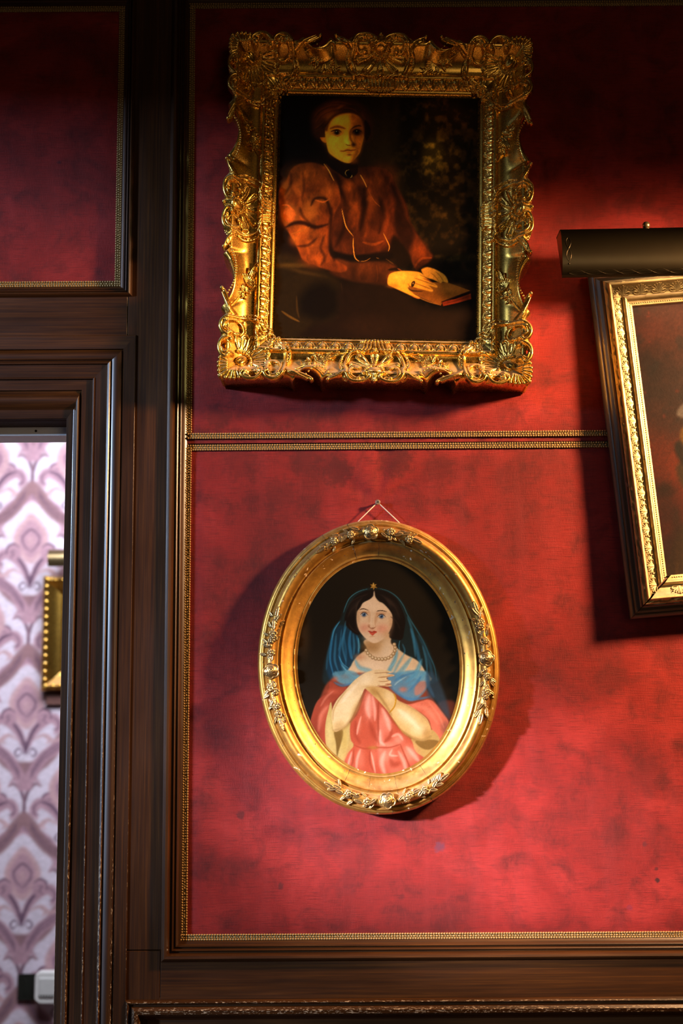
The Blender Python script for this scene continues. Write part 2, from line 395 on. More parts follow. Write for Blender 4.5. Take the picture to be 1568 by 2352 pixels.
    p.L((28, 10, 3), 20, [(240, 640), (250, 740), (230, 840)], .5, soft=24); p.L((22, 8, 2), 30, [(450, 900), (445, 1020), (440, 1180), (470, 1280)], .8, soft=30)
    p.L((26, 9, 3), 20, [(200, 1180), (280, 1170), (340, 1120)], .6, soft=20); p.L((24, 9, 3), 22, [(400, 1100), (370, 1190), (400, 1260), (370, 1320)], .55, soft=24)
    p.L((170, 88, 28), 14, [(85, 880), (130, 880), (165, 920)], .7); p.L((160, 80, 24), 12, [(330, 840), (390, 855), (440, 830)], .6); p.L((158, 78, 22), 12, [(150, 1090), (220, 1070), (290, 1040)], .6)
    # collar
    p.S((14, 7, 3), 12, [(420, 480), (405, 545), (430, 590), (500, 640), (570, 680), (640, 640), (640, 560), (640, 520), (590, 566), (500, 545), (440, 500)])
    p.G((30, 14, 5), (600, 610), (60, 40), .5)
    # hair behind
    p.frame((700, 210), 7.84)
    p.S((40, 19, 7), 130, [(110, 470), (180, 330), (330, 230), (540, 140), (800, 150), (1040, 240), (1170, 420), (1215, 620), (1190, 790), (1110, 905), (1060, 800), (900, 500), (500, 500),
                          (400, 820), (380, 960), (280, 900), (150, 800), (110, 620)])
    p.G((92, 44, 13), (420, 400), (170, 120), .8); p.G((112, 58, 17), (640, 280), (70, 26), .7, -.5); p.G((76, 37, 12), (560, 230), (170, 60), .6); p.G((62, 30, 10), (220, 560), (70, 130), .6)
    for a in ([(160, 480), (260, 350), (440, 260), (600, 240)], [(200, 560), (300, 420), (480, 330), (640, 300)], [(480, 200), (660, 190), (840, 240)], [(700, 300), (860, 320), (1000, 420)], [(180, 680), (260, 620), (330, 560)]):
        p.L((104, 52, 16), 14, a, .28, soft=26); p.L((20, 9, 3), 12, [(x + 16, y + 26) for x, y in a], .3, soft=26)
    # neck shadow, ear, face
    p.S((20, 9, 3), 30, [(400, 1000), (420, 1150), (380, 1260), (600, 1400), (760, 1420), (930, 1360), (920, 1220), (800, 1300), (600, 1240)], .9)
    p.S((150, 74, 14), 16, [(276, 845), (330, 842), (375, 850), (385, 935), (340, 930), (305, 900)]); p.G((190, 104, 22), (335, 885), (26, 22), .7)
    p.S((176, 108, 20), 20, [(440, 560), (375, 670), (368, 790), (385, 920), (412, 1060), (440, 1125), (520, 1195), (640, 1268), (760, 1308), (830, 1298), (900, 1236), (985, 1125), (1020, 1000),
                             (1052, 880), (1076, 740), (1062, 600), (1010, 480), (900, 405), (780, 385), (620, 412), (510, 480)])
    p.G((198, 134, 32), (620, 520), (150, 90), .8); p.G((198, 136, 30), (520, 900), (130, 130), .7); p.G((204, 140, 32), (740, 900), (46, 130), .7); p.G((196, 134, 30), (760, 1230), (90, 60), .7)
    p.G((200, 138, 32), (560, 1090), (110, 90), .5)
    # shaded side
    p.S((96, 48, 8), 110, [(830, 430), (900, 410), (1010, 480), (1062, 600), (1080, 740), (1050, 900), (1020, 1010), (985, 1130), (900, 1240), (840, 1290), (880, 1150), (900, 1000), (860, 860), (840, 700), (840, 560)], .95)
    p.G((142, 74, 14), (965, 930), (52, 120), .75); p.G((88, 44, 8), (1030, 560), (50, 120), .7); p.G((140, 74, 14), (900, 520), (60, 60), .5); p.G((90, 46, 8), (900, 1270), (60, 50), .6)
    # hairline
    p.L((48, 22, 7), 60, [(385, 700), (420, 580), (500, 470), (640, 395), (800, 370), (940, 400), (1040, 500), (1075, 640), (1090, 800)], .85, taper=False, soft=50)
    p.S((22, 10, 4), 24, [(1075, 520), (1130, 560), (1190, 700), (1160, 840), (1105, 905), (1078, 800), (1080, 660)], .9)
    # brows, eyes
    p.L((74, 36, 8), 50, [(455, 684), (540, 652), (620, 646), (735, 682)], .85, soft=36); p.L((46, 20, 5), 34, [(840, 690), (900, 645), (980, 625), (1020, 640)], .9, soft=28)
    p.G((120, 64, 12), (560, 740), (110, 60), .5); p.G((60, 28, 6), (930, 745), (110, 60), .75)
    p.G((96, 50, 10), (575, 752), (100, 46), .7); p.S((120, 74, 22), 10, [(490, 760), (540, 722), (600, 715), (650, 755), (610, 790), (550, 792)]); p.G((34, 15, 4), (940, 745), (95, 50), .8); p.S((56, 30, 9), 10, [(870, 750), (910, 715), (960, 712), (1010, 745), (970, 775), (900, 775)])
    p.G((12, 5, 2), (578, 752), (40, 38), 1.); p.G((12, 5, 2), (578, 752), (34, 32), 1.); p.G((10, 5, 2), (940, 742), (44, 38), 1.); p.G((10, 5, 2), (940, 742), (34, 32), 1.)
    p.L((24, 10, 3), 24, [(470, 735), (530, 712), (600, 704), (660, 745)], .9); p.L((20, 8, 3), 24, [(865, 745), (910, 708), (970, 704), (1020, 735)], .9)
    p.L((90, 46, 10), 10, [(520, 800), (590, 820), (660, 790)], .7); p.L((50, 24, 6), 12, [(890, 790), (950, 800), (1010, 775)], .7)
    p.G((214, 190, 130), (570, 735), (6, 6), 1.); p.G((190, 160, 100), (934, 722), (6, 6), .9)
    p.L((70, 34, 7), 40, [(830, 690), (815, 790), (830, 880), (880, 960)], .8, soft=36)
    # nose, mouth, chin
    p.G((30, 12, 3), (875, 975), (44, 40), .9); p.L((66, 28, 6), 18, [(735, 965), (775, 985), (830, 985)], .9); p.G((210, 150, 40), (770, 930), (30, 36), .6)
    p.L((70, 24, 6), 24, [(630, 1088), (700, 1092), (760, 1075), (840, 1078), (915, 1068)], .95); p.S((168, 74, 18), 14, [(720, 1100), (770, 1096), (850, 1090), (890, 1085), (840, 1120), (780, 1128)], .9)
    p.L((140, 66, 14), 16, [(700, 1062), (770, 1050), (830, 1056), (890, 1050)], .6); p.G((72, 34, 7), (800, 1158), (44, 20), .8); p.G((150, 84, 16), (660, 1085), (30, 24), .4)
    # brooch, chain
    p.L((150, 120, 50), 9, [(790, 1432), (745, 1450), (728, 1500), (760, 1550)], .9); p.G((6, 3, 1), (790, 1500), (42, 48), .95); p.L((170, 140, 60), 10, [(850, 1520), (845, 1555), (820, 1570)], .8)
    p.frame((620, 200), 3.2)
    ch = (188, 132, 44)
    p.L(ch, 5, [(395, 572), (430, 620), (455, 670), (470, 700)], .9); p.L(ch, 6, [(662, 652), (690, 700), (710, 745)], .9); p.L((120, 70, 20), 4, [(715, 755), (760, 840), (810, 890)], .6)
    p.L(ch, 5, [(526, 905), (540, 970), (560, 1040), (610, 1105)], .9); p.L(ch, 5, [(612, 1110), (610, 1180), (622, 1260), (655, 1290)], .85); p.L((130, 90, 30), 4, [(655, 1290), (700, 1285), (735, 1265)], .7)
    p.L(ch, 5, [(830, 1080), (855, 1130), (876, 1180), (868, 1215)], .8); p.L((110, 80, 26), 4, [(780, 1262), (800, 1270)], .7); p.L((90, 60, 20), 4, [(850, 1270), (910, 1310)], .6)
    # book
    p.S((120, 72, 18), 5, [(990, 1490), (1080, 1440), (1300, 1440), (1474, 1500), (1265, 1585), (1255, 1608), (1130, 1560)], sm=False)
    p.G((150, 94, 28), (1320, 1480), (110, 30), .6); p.G((96, 58, 14), (1100, 1520), (60, 30), .6)
    p.L((150, 100, 34), 8, [(1080, 1545), (1160, 1578), (1250, 1604)], .8)
    p.S((146, 44, 12), 4, [(1262, 1580), (1360, 1560), (1474, 1520), (1478, 1560), (1370, 1590), (1272, 1612)], sm=False); p.L((40, 12, 4), 9, [(1262, 1582), (1360, 1545), (1472, 1503)], .9, taper=False)
    p.L((84, 24, 8), 5, [(1275, 1596), (1370, 1572), (1476, 1535)], .7)
    # hands
    sk = (206, 148, 38)
    p.S((196, 136, 36), 8, [(1110, 1345), (1150, 1328), (1200, 1340), (1280, 1385), (1308, 1440), (1270, 1436), (1250, 1444), (1200, 1420), (1140, 1400)])
    p.L((116, 66, 14), 6, [(1180, 1370), (1215, 1400), (1245, 1440)], .7); p.L((110, 62, 14), 6, [(1215, 1360), (1250, 1395), (1275, 1435)], .7)
    p.S(sk, 8, [(862, 1450), (875, 1385), (930, 1362), (1000, 1358), (1090, 1365), (1130, 1390), (1160, 1420), (1222, 1460), (1225, 1478), (1170, 1466), (1196, 1494), (1186, 1508), (1120, 1492),
                 (1020, 1470), (1050, 1520), (1100, 1550), (1080, 1556), (1000, 1520), (900, 1475)])
    p.G((226, 172, 58), (960, 1400), (70, 36), .7); p.G((214, 158, 48), (1090, 1400), (50, 20), .6); p.G((150, 94, 20), (900, 1465), (40, 16), .6)
    for a in ([(1060, 1410), (1130, 1432), (1215, 1462)], [(1050, 1440), (1120, 1466), (1190, 1492)], [(1010, 1450), (1040, 1475), (1120, 1496)], [(1100, 1385), (1150, 1410), (1190, 1440)]):
        p.L((112, 62, 14), 7, a, .75)
    p.L((30, 14, 4), 12, [(1012, 1478), (1040, 1500), (1120, 1505)], .7); p.L((170, 84, 40), 8, [(1040, 1535), (1070, 1550), (1100, 1553)], .7); p.L((120, 36, 12), 8, [(1120, 1410), (1160, 1425), (1200, 1446)], .6)
    p.S((20, 10, 4), 3, [(1040, 1440), (1058, 1430), (1066, 1440), (1052, 1472), (1036, 1468)], .9); p.G((200, 150, 60), (1050, 1448), (5, 5), .8)
    p.L((16, 8, 3), 22, [(870, 1350), (925, 1345), (960, 1352)], .8); p.L((150, 70, 22), 8, [(935, 1340), (965, 1356)], .8); p.L((16, 8, 3), 20, [(1100, 1345), (1150, 1320), (1205, 1335)], .8)
    p.grain(.22, 9, 3); p.grain(.2, 1.5, 5, 1.8)
    f = np.exp(-(((X - 795) / 62.) ** 2 + ((Y - 308) / 80.) ** 2) ** 2)[..., None]      # face lightened in the paint to make up for dim light on it
    wx, wy = X + 26 * (fbm(X / 38., Y / 38., 51, 3) - .5), Y + 26 * (fbm(X / 38., Y / 38., 61, 3) - .5)
    fold = fbm(wx / 17., wy / 34., 71, 4) / .94; cloth = smooth((p.C[..., 0] - 2.1 * p.C[..., 1]) / 12.)[..., None]
    p.C *= 1 - cloth * (1 - (.42 + 1.15 * fold)[..., None])
    red = (p.C[..., :1] > 2.1 * p.C[..., 1:2]).astype(float)
    p.C *= 1 - .26 * smooth((Y - 590) / 40.)[..., None]  # lower part darkened in the paint to offset the lamp on the hands
    p.C *= (1 + .28 * f) * np.where(red > 0, np.array((.80, .92, .9)), np.array((.95, .95, .95)))
    return np.clip(p.C, 0, 255)
def paint_veil(X, Y):
    """Bust of a young woman with a blue veil, pearls and a coral gown on a dark ground (picture pixels)."""
    p = Paint(X, Y, (30, 21, 9), (680, 1310), 4.126); p.sf = .5
    p.G((40, 30, 15), (1150, 300), (420, 420), .6); p.G((26, 19, 8), (200, 200), (320, 300), .5); p.G((92, 62, 22), (70, 620), (60, 200), .6); p.G((24, 17, 8), (1450, 800), (300, 500), .5)
    # veil mass behind
    vd = (34, 62, 68)
    p.S((30, 52, 56), 40, [(690, 160), (560, 210), (465, 330), (420, 460), (335, 580), (295, 760), (255, 940), (280, 1080), (560, 1080), (640, 700), (900, 640), (1000, 1060), (1340, 1060),
                           (1310, 900), (1240, 700), (1130, 520), (1060, 380), (980, 260), (850, 180)], .8)
    p.S((26, 70, 98), 36, [(400, 520), (340, 640), (310, 820), (290, 960), (350, 1060), (480, 1060), (560, 940), (590, 800), (590, 640), (520, 560)], .75)
    bl = (52, 128, 168)
    for a, w, al in (([(415, 480), (360, 560), (335, 680), (320, 840), (350, 980)], 20, .9), ([(480, 520), (440, 640), (410, 780), (430, 900)], 18, .7), ([(520, 560), (505, 680), (520, 800), (530, 840)], 30, .8),
                     ([(575, 620), (595, 700), (590, 790)], 26, .8), ([(400, 800), (430, 880), (480, 960)], 14, .8), ([(340, 640), (300, 800), (285, 940)], 22, .5), ([(450, 600), (470, 760), (470, 900)], 20, .5)):
        p.L(bl, w, a, al, soft=16)
    p.L((96, 176, 204), 7, [(412, 485), (362, 565), (340, 650)], .8); p.L((104, 184, 210), 6, [(590, 640), (594, 720), (588, 780)], .8); p.L((90, 170, 200), 6, [(405, 810), (440, 880), (500, 930)], .8)
    p.L((70, 132, 148), 8, [(690, 170), (590, 200), (510, 260), (470, 340), (450, 400)], .9); p.L((64, 120, 136), 8, [(790, 168), (880, 195), (960, 250), (1020, 330), (1060, 420), (1120, 520), (1180, 620)], .9)
    p.L((58, 124, 150), 12, [(1080, 470), (1140, 560), (1210, 680), (1260, 800), (1310, 920), (1330, 1050)], .7, soft=12)
    p.L((52, 120, 158), 36, [(1090, 560), (1130, 680), (1160, 820), (1190, 960)], .75, soft=26); p.L((44, 96, 124), 30, [(1160, 620), (1230, 760), (1270, 900), (1290, 1040)], .6, soft=26)
    p.L((90, 160, 186), 8, [(985, 665), (975, 720), (985, 760)], .8)
    # neck, shoulders and chest
    p.S((222, 196, 160), 18, [(650, 660), (670, 740), (620, 780), (565, 830), (520, 900), (480, 1060), (1230, 1060), (1220, 960), (1150, 860), (1040, 800), (960, 740), (900, 690), (890, 600)])
    p.G((176, 136, 84), (720, 720), (90, 60), .8); p.G((196, 160, 112), (800, 700), (50, 70), .5); p.G((238, 218, 188), (860, 760), (60, 80), .6); p.G((236, 212, 180), (760, 900), (160, 50), .6); p.G((206, 150, 112), (600, 820), (50, 30), .6)
    # hair
    hr = (26, 17, 12)
    p.S(hr, 14, [(740, 178), (640, 200), (560, 250), (500, 340), (462, 440), (470, 510), (520, 570), (570, 605), (605, 600), (585, 520), (575, 400), (620, 310), (700, 270), (745, 250), (800, 285), (870, 330),
                 (900, 420), (915, 500), (890, 580), (890, 640), (960, 660), (1010, 650), (1030, 560), (1040, 470), (1010, 370), (950, 260), (850, 195)])
    p.G((70, 54, 42), (900, 300), (70, 20), .6, .7); p.G((62, 48, 38), (640, 270), (70, 18), .5, -.7); p.G((56, 44, 34), (960, 400), (30, 60), .4, -.3); p.G((54, 42, 32), (530, 370), (26, 60), .4, .3)
    # face
    p.S((232, 206, 174), 12, [(742, 200), (728, 240), (690, 275), (620, 320), (582, 390), (576, 480), (595, 560), (640, 625), (690, 668), (740, 690), (800, 670), (860, 622), (905, 540), (918, 460), (905, 400),
                              (850, 330), (800, 292), (760, 255), (750, 200)])
    p.G((240, 218, 190), (730, 340), (110, 60), .7); p.G((226, 160, 134), (650, 545), (46, 40), .65); p.G((230, 164, 138), (820, 555), (60, 44), .7); p.G((238, 214, 184), (700, 640), (60, 26), .6)
    p.G((196, 158, 116), (590, 440), (20, 90), .5); p.G((200, 160, 118), (905, 500), (24, 70), .5); p.G((204, 166, 122), (860, 610), (40, 40), .5)
    p.L((196, 150, 110), 26, [(770, 400), (765, 450), (755, 500)], .45, soft=22); p.L((202, 160, 120), 24, [(690, 380), (700, 430), (695, 490)], .4, soft=22)
    p.S(hr, 16, [(740, 190), (700, 215), (640, 250), (590, 320), (578, 380), (610, 350), (640, 300), (700, 272), (738, 235)], .95); p.S(hr, 16, [(752, 190), (800, 220), (870, 300), (912, 400), (880, 360), (830, 310), (790, 292), (760, 250)], .95)
    p.G((206, 186, 160), (744, 222), (7, 26), .8)
    # eyes
    br = (66, 40, 24)
    p.L(br, 9, [(605, 372), (640, 362), (690, 378)], .9); p.L(br, 9, [(768, 386), (810, 380), (865, 392)], .9)
    p.G((196, 150, 110), (648, 398), (46, 14), .6); p.G((196, 150, 110), (812, 408), (50, 14), .6)
    for cx, cy, w in ((648, 418, 36), (814, 436, 38)):
        p.S((228, 216, 200), 5, [(cx - w, cy + 2), (cx - 14, cy - 15), (cx + 14, cy - 14), (cx + w, cy + 6), (cx + 8, cy + 16), (cx - 20, cy + 14)])
        p.G((46, 92, 140), (cx - 2, cy), (17, 17), 1.); p.G((46, 92, 140), (cx - 2, cy), (13, 13), .9); p.G((14, 22, 36), (cx - 2, cy), (8, 8), 1.); p.G((220, 230, 240), (cx - 8, cy - 7), (4, 4), .9)
        p.L((70, 42, 28), 7, [(cx - w - 2, cy + 2), (cx - 14, cy - 17), (cx + 14, cy - 16), (cx + w + 2, cy + 6)], .9); p.L((150, 106, 80), 5, [(cx - w, cy + 8), (cx, cy + 20), (cx + w, cy + 8)], .6)
        p.L((170, 124, 88), 5, [(cx - w, cy - 14), (cx, cy - 30), (cx + w, cy - 12)], .7)
    # nose, lips
    p.L((164, 106, 72), 8, [(690, 530), (705, 545), (722, 552), (740, 546), (758, 534)], .8); p.G((150, 92, 60), (726, 548), (14, 6), .7); p.G((180, 126, 90), (692, 526), (10, 14), .6); p.G((244, 224, 198), (715, 470), (10, 60), .5)
    p.L((196, 150, 112), 8, [(752, 440), (750, 500), (760, 530)], .5); p.G((212, 150, 122), (722, 566), (20, 10), .5)
    p.S((206, 92, 68), 6, [(682, 572), (704, 574), (722, 580), (742, 572), (770, 584), (745, 602), (728, 618), (708, 606), (694, 588)]); p.L((132, 44, 34), 5, [(680, 571), (704, 582), (724, 587), (746, 584), (772, 584)], .9); p.G((226, 128, 104), (722, 600), (14, 8), .6)
    p.G((204, 160, 118), (724, 626), (26, 7), .6)
    # star
    st = [(740 + (40 if i % 2 == 0 else 17) * math.cos(math.radians(-92 + 30 * i)) , 146 + (40 if i % 2 == 0 else 17) * math.sin(math.radians(-92 + 30 * i))) for i in range(12)]
    p.S((176, 136, 58), 3, st, 1., False); p.S((216, 182, 100), 3, [(738, 108), (748, 140), (740, 150), (730, 138)], .8, False)
    # gown, cloak
    p.frame((680, 1540), 4.126)
    p.S((150, 70, 46), 30, [(330, 80), (600, 20), (1100, 60), (1300, 280), (1440, 520), (1500, 700), (1300, 1050), (300, 1050), (60, 700), (130, 480), (220, 260)], .95)
    p.S((190, 162, 100), 20, [(300, 420), (420, 480), (520, 520), (520, 900), (300, 900), (250, 700), (270, 520)]); p.S((186, 154, 92), 20, [(1080, 620), (1290, 560), (1500, 640), (1300, 980), (1150, 820)])
    p.S((120, 56, 38), 40, [(1330, 330), (1480, 560), (1560, 560), (1500, 300)], .8)
    p.S((168, 78, 54), 16, [(320, 100), (300, 200), (200, 280), (150, 400), (130, 520), (170, 620), (260, 760), (300, 780), (290, 640), (280, 500), (320, 330), (400, 240), (480, 160), (400, 150)])
    p.G((204, 112, 84), (260, 400), (30, 120), .6, .3); p.G((202, 104, 74), (350, 195), (60, 24), .7); p.G((130, 54, 36), (190, 560), (40, 120), .5)
    p.S((214, 120, 92), 16, [(930, 290), (1050, 320), (1180, 290), (1270, 280), (1360, 370), (1440, 500), (1400, 620), (1360, 660), (1280, 560), (1250, 470), (1180, 400), (1080, 350)])
    p.G((188, 94, 66), (1200, 390), (60, 30), .5, .7); p.G((120, 76, 60), (1400, 540), (40, 60), .6); p.G((228, 140, 110), (1260, 400), (60, 40), .5)
    # linen sleeves
    p.S((196, 172, 110), 10, [(330, 300), (300, 380), (274, 500), (272, 640), (300, 760), (380, 830), (430, 860), (480, 720), (500, 520), (440, 500), (360, 560)]); p.S((118, 88, 34), 18, [(355, 570), (420, 540), (440, 600), (400, 740), (380, 800), (372, 680)], .9)
    p.G((214, 194, 138), (310, 560), (24, 120), .6); p.G((184, 156, 84), (450, 660), (24, 120), .5)
    p.S((190, 158, 96), 12, [(1080, 650), (1130, 760), (1200, 840), (1260, 790), (1350, 660), (1280, 560), (1240, 620), (1120, 660)]); p.S((126, 92, 40), 16, [(1120, 665), (1250, 650), (1340, 670), (1260, 740), (1180, 730)], .8)
    # bodice
    p.S((184, 88, 62), 14, [(680, 170), (640, 240), (580, 400), (510, 500), (510, 640), (540, 700), (480, 780), (440, 900), (440, 1080), (820, 1100), (1200, 1080), (1230, 860), (1120, 760), (1080, 650), (980, 560), (900, 440), (800, 280), (720, 180)])
    for c, r, col, a, g in (((690, 320), (50, 130), (222, 146, 124), .9, 0), ((840, 480), (50, 130), (216, 136, 112), .85, -.2), ((790, 640), (34, 160), (222, 144, 122), .8, 0), ((870, 700), (70, 30), (226, 148, 124), .7, 0),
                            ((960, 650), (50, 40), (226, 150, 126), .8, 0), ((860, 800), (80, 90), (222, 138, 114), .8, 0), ((1060, 780), (70, 90), (226, 144, 118), .8, -.5), ((600, 820), (40, 100), (210, 124, 98), .7, 0),
                            ((500, 840), (40, 80), (206, 116, 88), .7, .2), ((720, 820), (26, 100), (206, 120, 92), .7, 0), ((590, 520), (22, 100), (206, 122, 94), .6, .2), ((940, 930), (80, 50), (216, 130, 106), .6, 0)):
        p.G(col, c, r, a, g)
    for a, w in (([(775, 300), (770, 480), (775, 700)], 18), ([(690, 480), (720, 580), (760, 660)], 40), ([(560, 480), (560, 600), (600, 680)], 34), ([(900, 560), (880, 620), (830, 670)], 30), ([(550, 700), (640, 730), (760, 720), (880, 720), (980, 690)], 16),
                 ([(980, 700), (1020, 800), (1070, 920)], 16), ([(540, 740), (530, 840), (510, 900)], 16), ([(690, 750), (690, 850), (720, 940)], 18), ([(880, 830), (910, 880), (960, 870)], 50), ([(650, 180), (690, 170), (740, 220), (820, 330), (900, 460), (1000, 560), (1080, 640)], 26)):
        p.L((148, 60, 38), w, a, .6, soft=w)
    for a, w in (([(690, 230), (670, 340), (690, 440)], 40), ([(720, 240), (740, 360), (740, 470)], 26), ([(810, 360), (860, 470), (880, 560)], 40), ([(790, 560), (790, 660), (830, 700)], 26), ([(610, 430), (580, 540), (570, 600)], 18), ([(900, 620), (960, 600), (1000, 650)], 26),
                 ([(600, 740), (570, 830), (560, 940)], 26), ([(830, 760), (800, 860), (830, 970)], 44), ([(960, 760), (1010, 860), (1030, 960)], 36), ([(1040, 720), (1100, 790), (1150, 850)], 40), ([(700, 760), (720, 850), (740, 960)], 16), ([(520, 760), (490, 860), (480, 930)], 20), ([(900, 740), (880, 790), (950, 800)], 20)):
        p.L((240, 186, 166), w, a, .62, soft=w * .9)
    for a, w in (([(300, 330), (230, 420), (210, 560)], 34), ([(350, 190), (280, 250), (230, 330)], 20), ([(1100, 330), (1230, 370), (1330, 500)], 40), ([(1250, 300), (1340, 420), (1390, 540)], 20)):
        p.L((228, 150, 124), w, a, .5, soft=w)
    p.G((176, 126, 60), (720, 722), (44, 14), .8)
    # veil over the bust
    p.frame((680, 1310), 4.126)
    for a, w, al in (([(560, 850), (600, 920), (700, 960), (620, 1000), (480, 1030)], 46, .55), ([(430, 890), (500, 980), (600, 1030)], 46, .6), ([(960, 760), (930, 860), (880, 960), (900, 1010)], 40, .7), ([(1090, 830), (1020, 920), (960, 1000), (1000, 1060)], 40, .6),
                     ([(1190, 850), (1130, 980), (1040, 1060)], 44, .7), ([(1020, 800), (960, 900), (920, 980)], 24, .6), ([(1230, 960), (1150, 1040), (1060, 1090)], 40, .6), ([(370, 960), (430, 1040), (560, 1060)], 40, .6)):
        p.L((92, 158, 182), w, a, al, soft=30)
    for a in ([(560, 850), (590, 920), (680, 950)], [(960, 780), (940, 860), (885, 930)], [(1100, 830), (1040, 930), (970, 1010)], [(1180, 860), (1140, 980), (1080, 1050)], [(430, 900), (520, 990), (600, 1010)]):
        p.L((142, 198, 212), 8, a, .6)
    p.frame((680, 1540), 4.126)
    p.S((96, 160, 190), 30, [(860, 40), (960, 20), (1100, 0), (1240, 20), (1260, 120), (1180, 240), (1080, 290), (980, 230), (900, 160)], .8); p.S((112, 164, 180), 24, [(345, 20), (520, 0), (600, 60), (500, 130), (400, 110)], .75)
    p.S((210, 132, 106), 30, [(1130, 130), (1210, 100), (1240, 140), (1180, 220), (1120, 230)], .7); p.G((206, 122, 96), (1010, 180), (36, 24), .7); p.G((206, 124, 96), (365, 75), (30, 24), .5)
    for a, w in (([(870, 140), (960, 220), (1060, 270), (1180, 265), (1260, 250)], 26), ([(1240, 20), (1250, 140), (1300, 250)], 34), ([(930, 100), (1000, 60), (1120, 20)], 20), ([(360, 110), (440, 140), (560, 110)], 22), ([(1060, 200), (1140, 120), (1180, 60)], 20)):
        p.L((76, 132, 170), w, a, .75, soft=24)
    p.S((58, 82, 100), 50, [(1240, 20), (1330, 60), (1410, 250), (1450, 440), (1400, 420), (1310, 290), (1240, 240)], .7); p.L((190, 212, 208), 14, [(1040, 60), (960, 110), (930, 140)], .5, soft=14)
    # arms and hands
    sk = (222, 196, 150)
    p.S((206, 172, 112), 12, [(640, 150), (760, 150), (860, 180), (930, 230), (960, 280), (1080, 340), (1180, 410), (1240, 470), (1270, 560), (1260, 630), (1190, 665), (1100, 640), (1000, 580), (920, 470), (860, 380), (780, 290), (700, 210)])
    p.G((232, 210, 166), (1040, 440), (130, 60), .8, .6); p.G((228, 204, 158), (880, 250), (40, 60), .7, -.4); p.G((234, 214, 172), (1150, 560), (70, 50), .6); p.G((172, 130, 70), (1230, 600), (40, 50), .6); p.G((170, 126, 64), (740, 200), (50, 30), .6, .7)
    p.L((150, 104, 44), 14, [(870, 400), (930, 490), (1000, 570), (1100, 640)], .5, soft=14)
    p.S(sk, 10, [(620, 40), (680, 10), (760, -8), (840, -4), (890, 10), (900, 22), (850, 26), (920, 40), (925, 52), (860, 66), (860, 84), (895, 100), (890, 122), (840, 130), (900, 140), (880, 150), (760, 150), (660, 160), (620, 230), (570, 340),
                 (500, 480), (430, 545), (360, 570), (340, 500), (336, 380), (380, 280), (450, 200), (540, 100)])
    p.G((240, 222, 186), (660, 80), (70, 50), .7, -.5); p.G((236, 214, 172), (500, 280), (60, 110), .6, .6); p.G((186, 150, 92), (400, 520), (60, 40), .6, -.5); p.G((190, 154, 96), (560, 360), (30, 80), .5, .5); p.G((196, 160, 104), (700, 152), (60, 14), .5)
    for a in ([(740, 26), (800, 22), (880, 16)], [(770, 66), (830, 62), (890, 58)], [(780, 102), (830, 104), (880, 96)], [(770, 140), (830, 146), (890, 134)]):
        p.L((150, 96, 50), 7, a, .75)
    p.G((190, 128, 80), (895, 48), (24, 8), .6); p.G((190, 128, 80), (880, 132), (20, 8), .6)
    p.L((186, 136, 34), 13, [(925, 225), (940, 270), (925, 340), (880, 395)], .95, taper=False, soft=6); p.L((226, 186, 74), 4, [(930, 250), (936, 290), (915, 350)], .8)
    for a, w, c in (([(350, 560), (440, 540), (510, 470), (580, 330), (630, 220)], 30, (158, 124, 72)), ([(345, 470), (350, 380), (400, 280), (480, 180)], 14, (180, 146, 92)), ([(1000, 580), (1100, 640), (1190, 662), (1262, 620)], 34, (150, 116, 62)), ([(760, 200), (840, 320), (900, 420)], 22, (160, 122, 66)), ([(960, 290), (1080, 350), (1180, 420), (1250, 500)], 14, (186, 150, 98))):
        p.L(c, w, a, .6, soft=w)
    p.L((244, 230, 200), 30, [(430, 300), (500, 210), (590, 110)], .5, soft=30); p.L((244, 230, 196), 40, [(960, 370), (1060, 450), (1150, 540)], .5, soft=40)
    p.frame((680, 1310), 4.126)
    for a, w in (([(470, 480), (455, 600), (440, 720), (470, 860)], 22), ([(540, 600), (550, 700), (545, 800)], 22), ([(380, 600), (370, 720), (365, 850), (400, 960)], 22), ([(430, 560), (420, 660), (400, 760)], 12), ([(1060, 440), (1100, 560), (1120, 700), (1130, 820)], 26), ([(1200, 720), (1230, 840), (1240, 960)], 22), ([(1010, 700), (1030, 760), (1020, 800)], 16)):
        p.L((70, 146, 180), w, a, .55, soft=14)
    for a in ([(480, 360), (520, 300), (600, 250), (680, 225)], [(490, 440), (520, 380), (570, 330)], [(800, 225), (880, 280), (950, 360), (985, 450)], [(900, 440), (950, 480), (990, 560)], [(500, 500), (530, 550), (580, 590)]):
        p.L((64, 46, 34), 12, a, .5, soft=14)
    # pearls
    p.frame((680, 1310), 4.126)
    pr = spl([(665, 758), (680, 785), (705, 810), (730, 828), (762, 838), (800, 842), (842, 840), (880, 828), (914, 804), (932, 772), (940, 740), (932, 704)], False, 6)
    seg = np.concatenate([[0], np.cumsum(np.hypot(*np.diff(pr, axis=0).T))])
    for s in np.linspace(0, seg[-1], 14):
        c = np.array([np.interp(s, seg, pr[:, 0]), np.interp(s, seg, pr[:, 1])])
        p.S((150, 116, 76), 4, [tuple(c + 18 * np.array([math.cos(a), math.sin(a)])) for a in np.linspace(0, 2 * math.pi, 8, endpoint=False)]); p.G((222, 202, 162), tuple(c + (-1, -1)), (12, 12), .95); p.G((246, 236, 210), tuple(c + (-5, -5)), (4, 4), .9)
    p.grain(.06, 8, 4); p.grain(.08, 2, 9)
    return np.clip(p.C, 0, 255)
